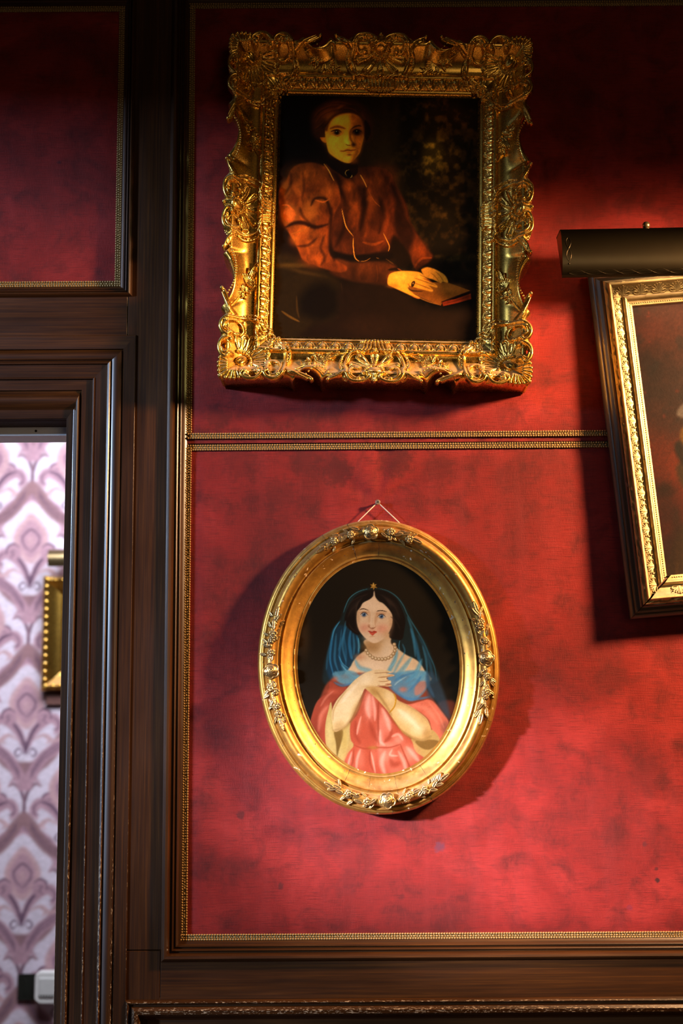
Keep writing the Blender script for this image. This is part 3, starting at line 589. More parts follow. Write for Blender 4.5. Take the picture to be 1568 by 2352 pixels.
# ---------------------------------------------------------------- carved relief: height drawn on a fine grid, cut along its outline
class Relief:
    def __init__(s, x0, x1, y0, y1, step):
        s.x = np.arange(x0, x1 + step * .5, step); s.y = np.arange(y0, y1 + step * .5, step); s.step = step
        s.X, s.Y = np.meshgrid(s.x, s.y); s.H = np.full(s.X.shape, -1e3); s.D = np.full(s.X.shape, 1e3)   # D: signed distance, <0 inside
    def _win(s, x0, x1, y0, y1, pad):
        i0, i1 = np.searchsorted(s.y, [y0 - pad, y1 + pad]); j0, j1 = np.searchsorted(s.x, [x0 - pad, x1 + pad])
        return slice(i0, i1), slice(j0, j1)
    def put(s, w, h, d):
        s.H[w] = np.maximum(s.H[w], np.where(d < s.step * 1.5, h, -1e3)); s.D[w] = np.minimum(s.D[w], d)
    def tube(s, pts, r, lift=0., k=1.):
        q = spl(pts, False, 7); rr = np.atleast_1d(np.array(r, float)); R = rr.max(); pad = R + 3
        w = s._win(q[:, 0].min(), q[:, 0].max(), q[:, 1].min(), q[:, 1].max(), pad)
        if s.X[w].size == 0: return
        d, t = polydist(s.X[w], s.Y[w], q, False, True)
        rad = np.interp(t, np.linspace(0, 1, len(rr)), rr)
        s.put(w, lift + k * np.sqrt(np.maximum(rad ** 2 - d ** 2, 0)), d - rad)
    def ball(s, x, y, r, lift=0., k=1.):
        w = s._win(x, x, y, y, r + 3); d = np.hypot(s.X[w] - x, s.Y[w] - y)
        s.put(w, lift + k * np.sqrt(np.maximum(r * r - d * d, 0)), d - r)
    def ell(s, x, y, a, b, ang, h, lift=0., groove=0., pw=.5):
        R = max(a, b); w = s._win(x, x, y, y, R + 3); ca, sa = math.cos(ang), math.sin(ang)
        u = ((s.X[w] - x) * ca + (s.Y[w] - y) * sa) / a; v = (-(s.X[w] - x) * sa + (s.Y[w] - y) * ca) / b
        rr = u * u + v * v
        hh = lift + h * np.maximum(1 - rr, 0) ** pw - groove * np.exp(-(v * 4) ** 2) * (rr < 1)
        s.put(w, hh, (np.sqrt(rr) - 1) * min(a, b))
    def leaf(s, x0, y0, x1, y1, wd, h, lift=0., vein=1.):
        """Pointed leaf from base to tip, keeled sides and a sunk vein."""
        L = math.hypot(x1 - x0, y1 - y0); ca, sa = (x1 - x0) / L, (y1 - y0) / L
        w = s._win(min(x0, x1), max(x0, x1), min(y0, y1), max(y0, y1), wd + 3)
        u = ((s.X[w] - x0) * ca + (s.Y[w] - y0) * sa) / L; v = -(s.X[w] - x0) * sa + (s.Y[w] - y0) * ca
        half = wd * np.sqrt(np.maximum(np.clip(u, 0, 1) * (1 - np.clip(u, 0, 1)) * 4, 0)) * (1 - .45 * np.clip(u, 0, 1)) + .01
        d = np.where((u < 0) | (u > 1), np.hypot(np.where(u < 0, u, u - 1) * L, v), np.abs(v) - half)
        f = np.clip(np.abs(v) / half, 0, 1)
        s.put(w, lift + h * (np.sqrt(np.maximum(1 - f ** 2, 0)) - .45 * vein * np.exp(-(f * 4) ** 2) + .05 * np.cos(u * 26) * f), d)
    def plate(s, pts, h, rnd=4., sm=True):
        q = spl(pts, True, 5) if sm else np.array(pts, float)
        w = s._win(q[:, 0].min(), q[:, 0].max(), q[:, 1].min(), q[:, 1].max(), 3)
        d = polydist(s.X[w], s.Y[w], q, True); d = np.where(inside(s.X[w], s.Y[w], q), -d, d)
        s.put(w, h - rnd * (1 - np.clip(-d / rnd, 0, 1)) ** 2, d)
    def hole(s, x, y, r, lip=0.):
        w = s._win(x, x, y, y, r + 8); d = np.hypot(s.X[w] - x, s.Y[w] - y)
        s.D[w] = np.maximum(s.D[w], r - d)
        s.H[w] = np.where(d < r + 3, s.H[w] - lip * np.clip((r + 3 - d) / 3, 0, 1), s.H[w])
    def build(s, base, q, floor_=-6., skirt=True):
        """Mesh in (along, inward, out) axes, metres; base(X, Y) is the surface the carving sits on."""
        D, H = s.D, s.H; ins = D < 0
        gy, gx = np.gradient(D, s.step); g2 = gx * gx + gy * gy + .05
        cell = ins[:-1, :-1] | ins[1:, :-1] | ins[:-1, 1:] | ins[1:, 1:]
        used = np.zeros(D.shape, bool)
        for a, b in ((slice(0, -1), slice(0, -1)), (slice(1, None), slice(0, -1)), (slice(0, -1), slice(1, None)), (slice(1, None), slice(1, None))): used[a, b] |= cell
        out = used & ~ins; mv = np.clip(D, 0, s.step * 1.2)
        X = np.where(out, s.X - mv * gx / g2, s.X); Y = np.where(out, s.Y - mv * gy / g2, s.Y)
        Hc = np.where(H < -900, 0., H)
        Z = base(X, Y) + np.where(out, np.minimum(Hc, 0) * 0 + floor_ * .4, Hc)
        idx = np.full(D.shape, -1); idx[used] = np.arange(used.sum())
        V = np.stack([X[used], Y[used], Z[used]], 1)
        i, j = np.nonzero(cell)
        F = np.stack([idx[i, j], idx[i, j + 1], idx[i + 1, j + 1], idx[i + 1, j]], 1)
        if skirt:
            e = {}
            E = np.concatenate([F[:, [0, 1]], F[:, [1, 2]], F[:, [2, 3]], F[:, [3, 0]]])
            key = np.sort(E, 1); k = key[:, 0].astype(np.int64) * len(V) + key[:, 1]
            u, inv, cnt = np.unique(k, return_inverse=True, return_counts=True)
            B = E[cnt[inv] == 1]
            bv = np.unique(B); mp = np.full(len(V), -1); mp[bv] = len(V) + np.arange(len(bv))
            low = V[bv].copy(); low[:, 2] = low[:, 2] + floor_
            F = np.vstack([F, np.stack([B[:, 1], B[:, 0], mp[B[:, 0]], mp[B[:, 1]]], 1)]); V = np.vstack([V, low])
        return V * q, F

def axes(o, ex, ey, ez):
    """Matrix whose columns are the given axes."""
    return Matrix(((ex[0], ey[0], ez[0], o[0]), (ex[1], ey[1], ez[1], o[1]), (ex[2], ey[2], ez[2], o[2]), (0, 0, 0, 1)))

def paint_attr(me, C):
    """Display-colour values per vertex stored as a colour attribute."""
    c = np.clip(C / 255., 0, 1); lin = np.where(c <= .04045, c / 12.92, ((c + .055) / 1.055) ** 2.4)
    a = me.color_attributes.new('paint', 'FLOAT_COLOR', 'POINT')
    buf = np.ones((len(lin), 4), np.float32); buf[:, :3] = lin; a.data.foreach_set('color', buf.ravel())

def grid_faces(ny, nx):
    i = np.arange(ny * nx).reshape(ny, nx)
    return np.stack([i[:-1, :-1].ravel(), i[:-1, 1:].ravel(), i[1:, 1:].ravel(), i[1:, :-1].ravel()], 1)
# ---------------------------------------------------------------- the panelled wall
XR, XL, ZTOP = 1.75, -2.2, 3.7
u = .0009
def X_(px, py, dep=0.): return float(P(px, py, dep)[0])
def Z_(py, px=900, dep=0.): return float(P(px, py, dep)[2])

door_x1 = X_(150, 1100, .015); door_x0 = door_x1 - .86; door_z = Z_(962, 100, .015)
wall = MB()
wall.box(door_x1, XR + 1.5, .006, .13, 0, ZTOP); wall.box(XL - 1, door_x0, .006, .13, 0, ZTOP); wall.box(door_x0, door_x1, .006, .13, door_z, ZTOP)
WALL = tag(wall.build('wall_front', M['room']), kind='structure')
WALL['label'] = 'panelled front wall with dark wood framing and red velvet panels'

def board(name, x0, x1, z0, z1, dep, mat, parent=WALL, back=-.004, bev=.0012):
    m = MB(); y0, y1 = -dep, -back
    b = bev
    m.add([(x0, y1, z0), (x1, y1, z0), (x1, y1, z1), (x0, y1, z1), (x0, y0 + b, z0), (x1, y0 + b, z0), (x1, y0 + b, z1), (x0, y0 + b, z1),
           (x0 + b, y0, z0 + b), (x1 - b, y0, z0 + b), (x1 - b, y0, z1 - b), (x0 + b, y0, z1 - b)],
          [(0, 1, 5, 4), (1, 2, 6, 5), (2, 3, 7, 6), (3, 0, 4, 7), (4, 5, 9, 8), (5, 6, 10, 9), (6, 7, 11, 10), (7, 4, 8, 11), (8, 9, 10, 11), (3, 2, 1, 0)])
    return m.build(name, M[mat], parent)

def set_edge(me, vals):
    a = me.attributes.new('edge', 'FLOAT', 'POINT'); a.data.foreach_set('value', np.asarray(vals, np.float32))

def ring(name, x0, x1, z0, z1, prof, parent=WALL, sides='lrtb', edge=None, inward=False):
    """Mitred moulding round a panel; prof = (offset out from the panel edge, depth)."""
    sg = -1 if inward else 1
    for sd in sides:
        A, B = [], []
        for o, d in prof:
            o *= sg
            c = {'l': ((x0 - o, z0 - o), (x0 - o, z1 + o)), 'r': ((x1 + o, z0 - o), (x1 + o, z1 + o)), 't': ((x0 - o, z1 + o), (x1 + o, z1 + o)), 'b': ((x0 - o, z0 - o), (x1 + o, z0 - o))}[sd]
            A.append((c[0][0], -d, c[0][1])); B.append((c[1][0], -d, c[1][1]))
        k = len(prof); V = A + B
        F = [(i, i + 1, k + i + 1, k + i) for i in range(k - 1)]
        if (sd in 'rb') ^ inward ^ (sd in 'tb') ^ (sd in 'tb'): F = [f[::-1] for f in F]
        me = mesh(name, V, F, True)
        set_edge(me, (list(edge) * 2) if edge else [0] * (2 * k))
        o = obj(name, me, M['wood_v' if sd in 'lr' else 'wood_h'], parent)
        md = o.modifiers.new('split', 'EDGE_SPLIT'); md.split_angle = math.radians(38)

def px(prof): return [(a * u, d) for a, d in prof]
P_BIG = px([(-6, -.002), (0, .006), (5, .008), (8, .015), (10, .0165), (11.5, .0155), (12, .012), (14, .012), (15.5, .020), (17.5, .0215), (19.5, .020), (20, .016), (23, .016), (24.5, .026), (28, .0325), (33, .034), (37, .031), (40, .026), (42, .0215)])
P_SMALL = px([(-5, -.002), (0, .006), (4, .008), (6, .014), (8, .0155), (9.5, .0145), (10, .012), (12, .012), (13, .019), (15, .0205), (16.5, .019), (17, .016), (19, .018), (21, .028), (24, .0325), (27, .031), (29, .027), (31, .0215)])
RX0, RZ0, RZ1 = X_(422, 1500), Z_(2158), Z_(6)
LX1, LZ0, LZ1 = X_(279, 600), Z_(661, 130), Z_(16, 130)
ring('panel_moulding', RX0, XR, RZ0, RZ1, P_BIG); ring('panel_moulding', XL, LX1, LZ0, LZ1, P_SMALL)
ST = .022
sx0, sx1 = X_(294, 730, ST), RX0 - 41 * u
JZ = Z_(2183, 330, ST); bz1 = RZ0 - 41 * u; bz0 = Z_(2294, 800, ST)
board('stile', sx0, sx1, JZ + .0007, ZTOP, ST, 'wood_v')
board('rail', X_(287, 2240, ST) - .01, sx1 - .0015, bz0, JZ - .0007, ST, 'wood_v')
board('rail', sx1 - .001, XR + .3, bz0, bz1, ST, 'wood_h')
board('rail', sx1, XR + .3, RZ1 + 41 * u, ZTOP, ST, 'wood_h'); board('rail', XL - .3, sx0 - .0012, LZ1 + 30 * u, ZTOP, ST, 'wood_h')
board('rail', XL - .3, sx0 - .0014, Z_(776, 100, ST), LZ0 - 30 * u, ST, 'wood_h'); board('stile', XR + 41 * u, XR + .3, bz1, RZ1 + 41 * u, ST, 'wood_v')
# dado panel below
lx0, lz1 = X_(287, 2300, ST), Z_(2293, 800, ST)
P_DADO = px([(-4, .0215), (0, .0215), (2, .027), (6, .030), (9, .028), (11, .022), (14, .022), (16, .030), (22, .034), (30, .032), (35, .024), (40, .012), (46, .006), (52, -.002)])
ring('dado_moulding', lx0, XR + .1, .32, lz1, P_DADO, inward=True, edge=[0, 0, .3, .9, .4, 0, 0, .5, .9, .8, .4, .2, 0, 0])
board('dado_panel', lx0 + .04, XR + .06, .35, lz1 - .04, .004, 'wood_h', back=-.002); board('rail', lx0, XR + .3, .0, .32, ST, 'wood_h')

# velvet panels: padded cloth on boards
def velvet(x0, x1, z0, z1, dep, step, folds=()):
    nx, nz = int((x1 - x0) / step) + 2, int((z1 - z0) / step) + 2
    x, z = np.meshgrid(np.linspace(x0, x1, nx), np.linspace(z0, z1, nz))
    e = np.minimum(np.minimum(x - x0, x1 - x), np.minimum(z - z0, z1 - z))
    d = dep + .0045 * smooth(e / .045) + .0022 * (fbm(x * 5, z * 5, 11, 3) - .45) * smooth(e / .06)
    for fx, fz, am in folds:
        r = np.hypot(x - fx, z - fz); th = np.arctan2(x - fx, z - fz)
        d -= am * np.exp(-r / .02) + am * 1.3 * (np.exp(-((th + .95 + r * 1.5) / .30) ** 2) + np.exp(-((th - 1.0 - r) / .26) ** 2) + .7 * np.exp(-((th - .15) / .22) ** 2) + .5 * np.exp(-((th + 1.7) / .2) ** 2)) * np.exp(-(r / .16) ** 2) * smooth(r / .04)
    V = np.stack([x.ravel(), -d.ravel(), z.ravel()], 1)
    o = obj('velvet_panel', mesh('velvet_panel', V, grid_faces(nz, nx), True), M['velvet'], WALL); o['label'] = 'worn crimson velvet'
    return o
ZM1, ZM0 = Z_(1016), Z_(1020)
scr = P(867, 1153)
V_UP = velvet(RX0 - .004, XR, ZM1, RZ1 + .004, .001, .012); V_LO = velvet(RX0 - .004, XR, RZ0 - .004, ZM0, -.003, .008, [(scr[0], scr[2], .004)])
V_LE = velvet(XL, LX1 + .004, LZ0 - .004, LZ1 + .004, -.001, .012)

# gimp braid: two rows of small loops with a plaited middle
_b = MB(); _b.ball((0, 0, 0), 1, 6, 4)
BV, BF = np.array(_b.V), _b.F
def stamp(items):
    """items: (centre, 3x3 axes) -> one mesh of small loops."""
    V = np.concatenate([BV @ np.asarray(a).T + c for c, a in items]); n = len(BV)
    F = [tuple(i + k * n for i in f) for k in range(len(items)) for f in BF]
    return V, F
def braid(parent, a, b, wpx=15., sag=0.):
    a, b = np.asarray(a, float), np.asarray(b, float); L = np.linalg.norm(b - a); e = (b - a) / L; nrm = np.array([0, -1., 0]); s = np.cross(nrm, e); w = wpx * u; it = []
    k = int(L / (5.8 * u)); rnd = random.Random(int(L * 1e5))
    for i in range(k + 1):
        p = a + e * L * i / k; wob = nrm * rnd.uniform(-.0006, .0006)
        for sd in (-1, 1):
            c, sn = math.cos(.5 * sd), math.sin(.5 * sd); d1 = e * c + s * sn; d2 = -e * sn + s * c
            it.append((p + s * sd * (w / 2 - 2.6 * u) + nrm * .0022 + wob, np.stack([d1 * 3.0 * u, d2 * 2.7 * u, nrm * .0024], 1)))
    k2 = int(L / (12.5 * u))
    for i in range(k2):
        p = a + e * L * (i + .5) / k2
        it.append((p + nrm * .0016, np.stack([e * 4.4 * u, s * 2.5 * u, nrm * .0020], 1)))
        for sd in (-1, 1):
            d1 = (e * .55 + s * sd * .83); d2 = (e * .83 - s * sd * .55)
            it.append((p + e * 6.2 * u + nrm * .0014, np.stack([d1 * 4.2 * u, d2 * 1.1 * u, nrm * .0019], 1)))
    V, F = stamp(it); n0 = len(V)
    st = [a - s * w * .36, b - s * w * .36, b + s * w * .36, a + s * w * .36]
    V = np.vstack([V, [q + nrm * .0010 for q in st], [q - nrm * .006 for q in st]])
    F += [(n0, n0 + 1, n0 + 2, n0 + 3), (n0, n0 + 4, n0 + 5, n0 + 1), (n0 + 1, n0 + 5, n0 + 6, n0 + 2), (n0 + 2, n0 + 6, n0 + 7, n0 + 3), (n0 + 3, n0 + 7, n0 + 4, n0)]
    o = obj('braid', mesh('braid', V, F, True), M['braid'], parent); o['label'] = 'gold gimp braid'; o['kind'] = 'stuff'
def bp(px_, py_, dep=.0015): return P(px_, py_, dep)
def xz(x, z, d=.0015): return (x, -d, z)
bl = RX0 + 7 * u
for par, za, zb, off in ((V_UP, ZM1 + 7 * u + .008, RZ1 - 8 * u, 0), (V_LO, RZ0 + 8 * u, ZM0 - 8 * u, 0)):
    braid(par, xz(bl, za), xz(bl, zb))
braid(V_UP, bp(432, 1002, .004), (XR, -.004, bp(1395, 994, .004)[2])); braid(V_UP, xz(RX0, RZ1 - 8 * u), xz(XR, RZ1 - 8 * u))
braid(V_LO, bp(426, 1029, -.001), (XR, .001, bp(1395, 1019)[2])); braid(V_LO, xz(RX0, RZ0 + 8 * u), xz(XR, RZ0 + 8 * u))
braid(V_LE, xz(LX1 - 8 * u, LZ0 + 8 * u), xz(LX1 - 8 * u, LZ1 - 8 * u)); braid(V_LE, xz(XL, LZ0 + 8 * u), xz(LX1 - 2 * u, LZ0 + 8 * u)); braid(V_LE, xz(XL, LZ1 - 8 * u), xz(LX1 - 2 * u, LZ1 - 8 * u))

# ---------------------------------------------------------------- doorway
DOOR = empty('door_1', kind='structure'); DOOR['label'] = 'dark wooden door casing round the open doorway'
CAS = [(307, 771, .018, 0), (307, 771, .0345, .5), (306, 772, .036, .7), (304, 774, .036, 0), (281, 800, .036, 0), (279, 802, .036, .6), (277.5, 803.5, .029, 0), (276, 805, .030, 0), (274.5, 807, .037, .9), (269, 812, .040, .3), (264, 817, .0402, 0), (256, 824, .0385, 0), (253, 826.5, .036, 0), (252, 828, .031, 0), (250.5, 829, .031, 0),
       (249, 830.5, .039, .6), (246.5, 832.5, .0415, 1), (243, 836, .040, .8), (241.5, 838, .033, 0), (239, 840, .033, 0), (215, 865, .031, 0), (213, 867, .031, .1), (211.5, 868.5, .0345, 1), (209.5, 870.5, .034, .6), (208.5, 872, .0265, 0), (206, 874, .0265, 0), (186, 894, .026, 0), (184, 896, .026, .1), (182, 899, .019, 0),
       (179.5, 904, .021, 0), (177, 909, .029, 1), (174, 915, .031, .8), (171.5, 923, .029, .3), (170, 933, .022, 0), (167.5, 939, .017, .3), (166, 941, .0155, .6), (164, 943, .0155, 0), (153, 958, .015, 0), (151, 961, .015, .4), (150, 962, .0135, 1), (150, 962, -.07, 0)]
CAS = [(a_, b_, d_ * .72 if i_ and d_ > 0 else d_, e_) for i_, (a_, b_, d_, e_) in enumerate(CAS)]
side = [(X_(a, 1100, max(d, 0)), d) for a, b, d, e in CAS]; side[-1] = (door_x1, -.07); head = [(Z_(b, 100, max(d, 0)), d) for a, b, d, e in CAS]; head[-1] = (door_z, -.07)
k = len(CAS); eg = [c[3] for c in CAS]; zb = .0
def split(o):
    md = o.modifiers.new('split', 'EDGE_SPLIT'); md.split_angle = math.radians(36); return o
zs = [0, .55, .95, 1.15, 1.35, 1.6]
def casing_side(fx, flip):
    rows = [[(fx(x), -d, z) for x, d in side] for z in zs] + [[(fx(x), -d, h) for (x, d), (h, _) in zip(side, head)]]
    wear = [1, 1, 1, .9, .75, .5, .45]
    V = [p for r in rows for p in r]; n = len(rows)
    F = [(j * k + i, j * k + i + 1, (j + 1) * k + i + 1, (j + 1) * k + i) for j in range(n - 1) for i in range(k - 1)]
    me = mesh('casing_side', V, F if flip else [f[::-1] for f in F], True); set_edge(me, [e * w_ for w_ in wear for e in eg]); split(obj('casing_side', me, M['wood_v'], DOOR))
casing_side(lambda x: x, False); casing_side(lambda x: door_x0 + door_x1 - x, True)
V = [(x, -d, h) for (x, d), (h, _) in zip(side, head)] + [(door_x0 + door_x1 - x, -d, h) for (x, d), (h, _) in zip(side, head)]
me = mesh('casing_head', V, [(i, i + 1, k + i + 1, k + i) for i in range(k - 1)], True); set_edge(me, [e * .42 for e in eg] * 2); split(obj('casing_head', me, M['wood_h'], DOOR))
m = MB(); m.box(door_x0, door_x1, .072, .15, door_z - .018, door_z + .05); o = m.build('head_lining', M['white'], DOOR); o['label'] = 'pale painted door head'
m = MB(); m.ball((X_(83, 968, -.072), .072, door_z - .008), .003, 8, 4); m.build('screw_hole', M['crack'], DOOR)
m = MB(); m.box(door_x1 - .001, door_x1 + .05, .07, .15, 0, door_z); m.build('side_lining', M['wood_v'], DOOR)
m = MB(); m.box(door_x0 - .05, door_x0 + .001, .07, .15, 0, door_z); m.build('side_lining', M['white'], DOOR)

# ---------------------------------------------------------------- the room round the camera and the room beyond
def slab(name, a, b, mat, label=None):
    m = MB(); m.box(a[0], b[0], a[1], b[1], a[2], b[2]); return tag(m.build(name, M[mat]), label, kind='structure')
slab('floor', (-3.3, -6, -.1), (3.3, 2.4, 0), 'floor', 'dark wooden floor'); slab('ceiling', (-3.3, -6, ZTOP), (3.3, .13, ZTOP + .1), 'ceil', 'smoky plaster ceiling')
wl = MB(); WY0, WY1, WZ0, WZ1 = -2.42, -.25, .8, 3.02  # opening of the assumed window, sized to cut the light on the front wall
wl.box(-3.4, -3.2, -6, WY0, 0, ZTOP); wl.box(-3.4, -3.2, WY1, 2.4, 0, ZTOP); wl.box(-3.4, -3.2, WY0, WY1, 0, WZ0); wl.box(-3.4, -3.2, WY0, WY1, WZ1, ZTOP); tag(wl.build('wall_left', M['room']), 'dark side wall with an assumed window', kind='structure')
WN = empty('assumed_window', kind='structure'); WN['label'] = 'assumed plain window in the left wall, unseen'  # unseen window, assumed as the way in for the cool light
for nm, bx in (('window_frame', (-3.33, -3.27, WY0, WY0 + .05, WZ0, WZ1)), ('window_frame', (-3.33, -3.27, WY1 - .05, WY1, WZ0, WZ1)), ('window_frame', (-3.33, -3.27, WY0 + .05, WY1 - .05, WZ1 - .05, WZ1)), ('window_sill', (-3.4, -3.1, WY0, WY1, WZ0 - .04, WZ0 + .03))):
    m = MB(); m.box(*bx); m.build(nm, M['white'], WN)
slab('wall_right', (3.25, -6, 0), (3.4, 2.4, ZTOP), 'room', 'dark side wall'); slab('wall_back', (-3.3, -6.2, 0), (3.3, -6, ZTOP), 'room', 'dark wall behind the camera')
WB = empty('fill_window', kind='structure'); WB['label'] = 'unseen window added behind the camera for the fill light'  # added window with a blind, only there to house the fill light
m = MB(); m.box(.8, 2.6, -6., -5.93, 1.15, 2.75); m.build('added_fill_blind', m_plain('added_blind', (.7, .55, .35), .8), WB)
m = MB(); m.box(.72, 2.68, -6., -5.9, 2.75, 2.83); m.box(.72, 2.68, -6., -5.85, 1.07, 1.15); m.box(.72, .8, -6., -5.9, 1.15, 2.75); m.box(2.6, 2.68, -6., -5.9, 1.15, 2.75); m.build('window_frame', M['white'], WB)  # frame of the added fill window, unseen behind the camera
FD = -2.2
slab('ceiling_far', (-3.3, .13, 2.95), (3.3, 2.4, 3.05), 'farwall', 'pale ceiling of the next room')
def tile_colour(tx, ty):
    W2, T = 95., 376.
    p = Paint(tx, ty, (226, 216, 236)); mv, dk, pk, bw = (186, 148, 166), (104, 80, 104), (206, 168, 178), (150, 118, 132)
    for ox, oy in ((95, 0), (95, T), (95, -T), (0, T / 2), (190, T / 2), (0, -T / 2), (190, -T / 2), (0, 1.5 * T), (190, 1.5 * T)):
        for s in (-1, 1):
            f = lambda pts: [(ox + s * x, oy + y) for x, y in pts]
            p.L(mv, 26, f([(0, 52), (30, 70), (58, 92), (80, 128), (90, 150)]), .95, False, 8)
            for k_ in (-8, -2, 5): p.L(dk, 3, f([(0, 52 + k_), (30, 70 + k_), (58, 92 + k_), (82, 128 + k_)]), .6, False, 3)
            p.L(bw, 8, f([(0, 46), (-1, 10), (6, -22), (22, -40), (36, -36)]), .9, True, 4); p.L(dk, 4, f([(0, 40), (1, 5), (9, -25), (24, -40)]), .8)
            p.L(pk, 9, f([(6, 40), (30, 52), (54, 40)]), .8, True, 6); p.S(mv, 6, f([(40, -14), (54, -22), (70, -12), (72, 6), (58, 18), (44, 10)]), .95); p.L(dk, 4, f([(40, 2), (42, -14), (56, -21), (70, -12)]), .8); p.L(dk, 3, f([(48, 12), (56, 4), (50, -4), (60, -6)]), .7)
            p.L(mv, 24, f([(0, 262), (16, 222), (40, 196), (62, 190), (74, 206), (66, 222)]), .95, True, 8); p.L(dk, 8, f([(0, 266), (12, 226), (34, 196), (58, 186)]), .85, True, 4); p.L(dk, 4, f([(58, 186), (72, 196), (72, 212), (60, 214)]), .7)
            p.L(pk, 8, f([(20, 236), (40, 226), (56, 236), (46, 246)]), .8, True, 5); p.L(dk, 4, f([(4, 270), (14, 256), (24, 264), (18, 274), (11, 268)]), .8)
            p.L((156, 120, 128), 26, f([(0, 300), (30, 294), (56, 272), (78, 238), (92, 222)]), .95, False, 9)
            for k_ in (-8, -1, 6): p.L(dk, 3, f([(0, 302 + k_), (30, 294 + k_), (56, 272 + k_), (80, 238 + k_)]), .55, False, 3)
            p.L(mv, 9, f([(0, 322), (12, 318), (26, 326), (36, 340)]), .8, True, 5)
        f = lambda pts: [(ox + x, oy + y) for x, y in pts]
        p.S(pk, 9, f([(0, 96), (22, 116), (40, 148), (34, 180), (0, 214), (-34, 180), (-40, 148), (-22, 116)])); p.S(mv, 8, f([(0, 112), (18, 130), (28, 152), (22, 176), (0, 200), (-22, 176), (-28, 152), (-18, 130)]), .9)
        p.L(dk, 5, f([(0, 186), (-14, 172), (-20, 154), (-10, 140), (0, 134), (10, 140), (20, 154), (14, 172), (0, 186)]), .7); p.G(pk, (ox, oy + 160), (8, 10), .8); p.L(dk, 8, f([(0, 268), (0, 240)]), .8); p.G(bw, (ox, oy + 316), (10, 14), .8)
    p.grain(.18, 7, 3, .4)
    return np.clip(p.C, 0, 255)
tx, ty = np.meshgrid(np.arange(0, 190, 2.), np.arange(0, 376, 2.)); TILE = tile_colour(tx, ty)
c0, c1 = P(75, 1085, FD), P(57, 1458, FD); per = c0[2] - c1[2]; us = per / 376.
x0, x1, z0, z1 = -2.3, -.3, .0, 2.95; nx, nz = int((x1 - x0) / (us * 3)), int((z1 - z0) / (us * 3))
gx, gz = np.meshgrid(np.linspace(x0, x1, nx), np.linspace(z0, z1, nz))
tu, tv = ((gx - c0[0]) / us + 95) % 190, ((c0[2] - gz) / us) % 376
def bil(a, b):
    i, j = np.floor(a).astype(int), np.floor(b).astype(int); fa, fb = (a - i)[..., None], (b - j)[..., None]; n_, m_ = TILE.shape[:2]; g = lambda p_, q_: TILE[p_ % n_, q_ % m_]
    return (g(i, j) * (1 - fb) + g(i, j + 1) * fb) * (1 - fa) + (g(i + 1, j) * (1 - fb) + g(i + 1, j + 1) * fb) * fa
C = bil(tv / 2, tu / 2)
me = mesh('wall_far', np.stack([gx.ravel(), np.full(gx.size, -FD), gz.ravel()], 1), grid_faces(nz, nx)); paint_attr(me, C.reshape(-1, 3) * .97)
WF = tag(obj('wall_far', me, m_vcol('damask_wallpaper', .7, .2)), 'wall of the next room papered in mauve damask', kind='structure')
for nm, a, b in (('wall_far_end', (-3.3, 2.19, 0), (-2.3, 2.4, 2.95)), ('wall_far_end', (-.3, 2.19, 0), (3.3, 2.4, 2.95))):
    m = MB(); m.box(a[0], b[0], a[1], b[1], a[2], b[2]); o = m.build('plaster_end', M['farwall'], WF)
LADY_GAIN = 1.4
# ---------------------------------------------------------------- large portrait in a swept, pierced gilt frame
def hang(o, rz, rx, ry):
    """Matrix of a picture: local X right, -Y out of the wall, Z up; turned in its plane (clockwise +), leaning forward, yawed."""
    return Matrix.Translation(o) @ Matrix.Rotation(rx, 4, 'X') @ Matrix.Rotation(ry, 4, 'Z') @ Matrix.Rotation(rz, 4, 'Y')
PF = empty('portrait_picture', 'dark portrait of a seated woman in a large ornate gilt frame', 'picture', None, hang((.0803, -.042, 2.5125), .0287, -.0035, -.009))
Q = .0009385; SA, SB, OW = 230., 290., 113.; OA, OB = SA + OW, SB + OW; BACK = -42.
PR_T = np.array([-4, 0, 1.5, 6, 8, 9, 10, 11, 27, 28, 29, 31, 35, 38, 39.5, 41, 48, 56, 64, 72, 80, 88, 95, 97, 100, 104, 108, 111, 113])
PR_N = np.array([1, 1, 5, 8, 8, 6, 6, 10, 19, 20, 24, 27, 27.5, 26, 23, 22, 22.5, 25, 29, 35, 43, 52, 60, 63, 65.5, 66, 63, 56, 46.])
def base_n(t): return np.interp(t, PR_T, PR_N)
def orn_n(t): return base_n(np.clip(np.where(t > 60, 60 + (t - 60) * 53 / 44., t), -3, 104.))
def notch(s, half, top):
    """How far the outer edge is drawn in, along a rail (s from its middle)."""
    a = np.abs(s); c, hw, dp = (123., 25., 27.) if top else (152., 52., 25.)
    n = dp * np.clip(1 - ((a - c) / hw) ** 2, 0, 1) ** .8
    return n + 9. * smooth((a - (c + hw)) / 12.) * smooth((half + 6 - a) / 30.) + 9. * smooth((c - hw - a) / 10.)
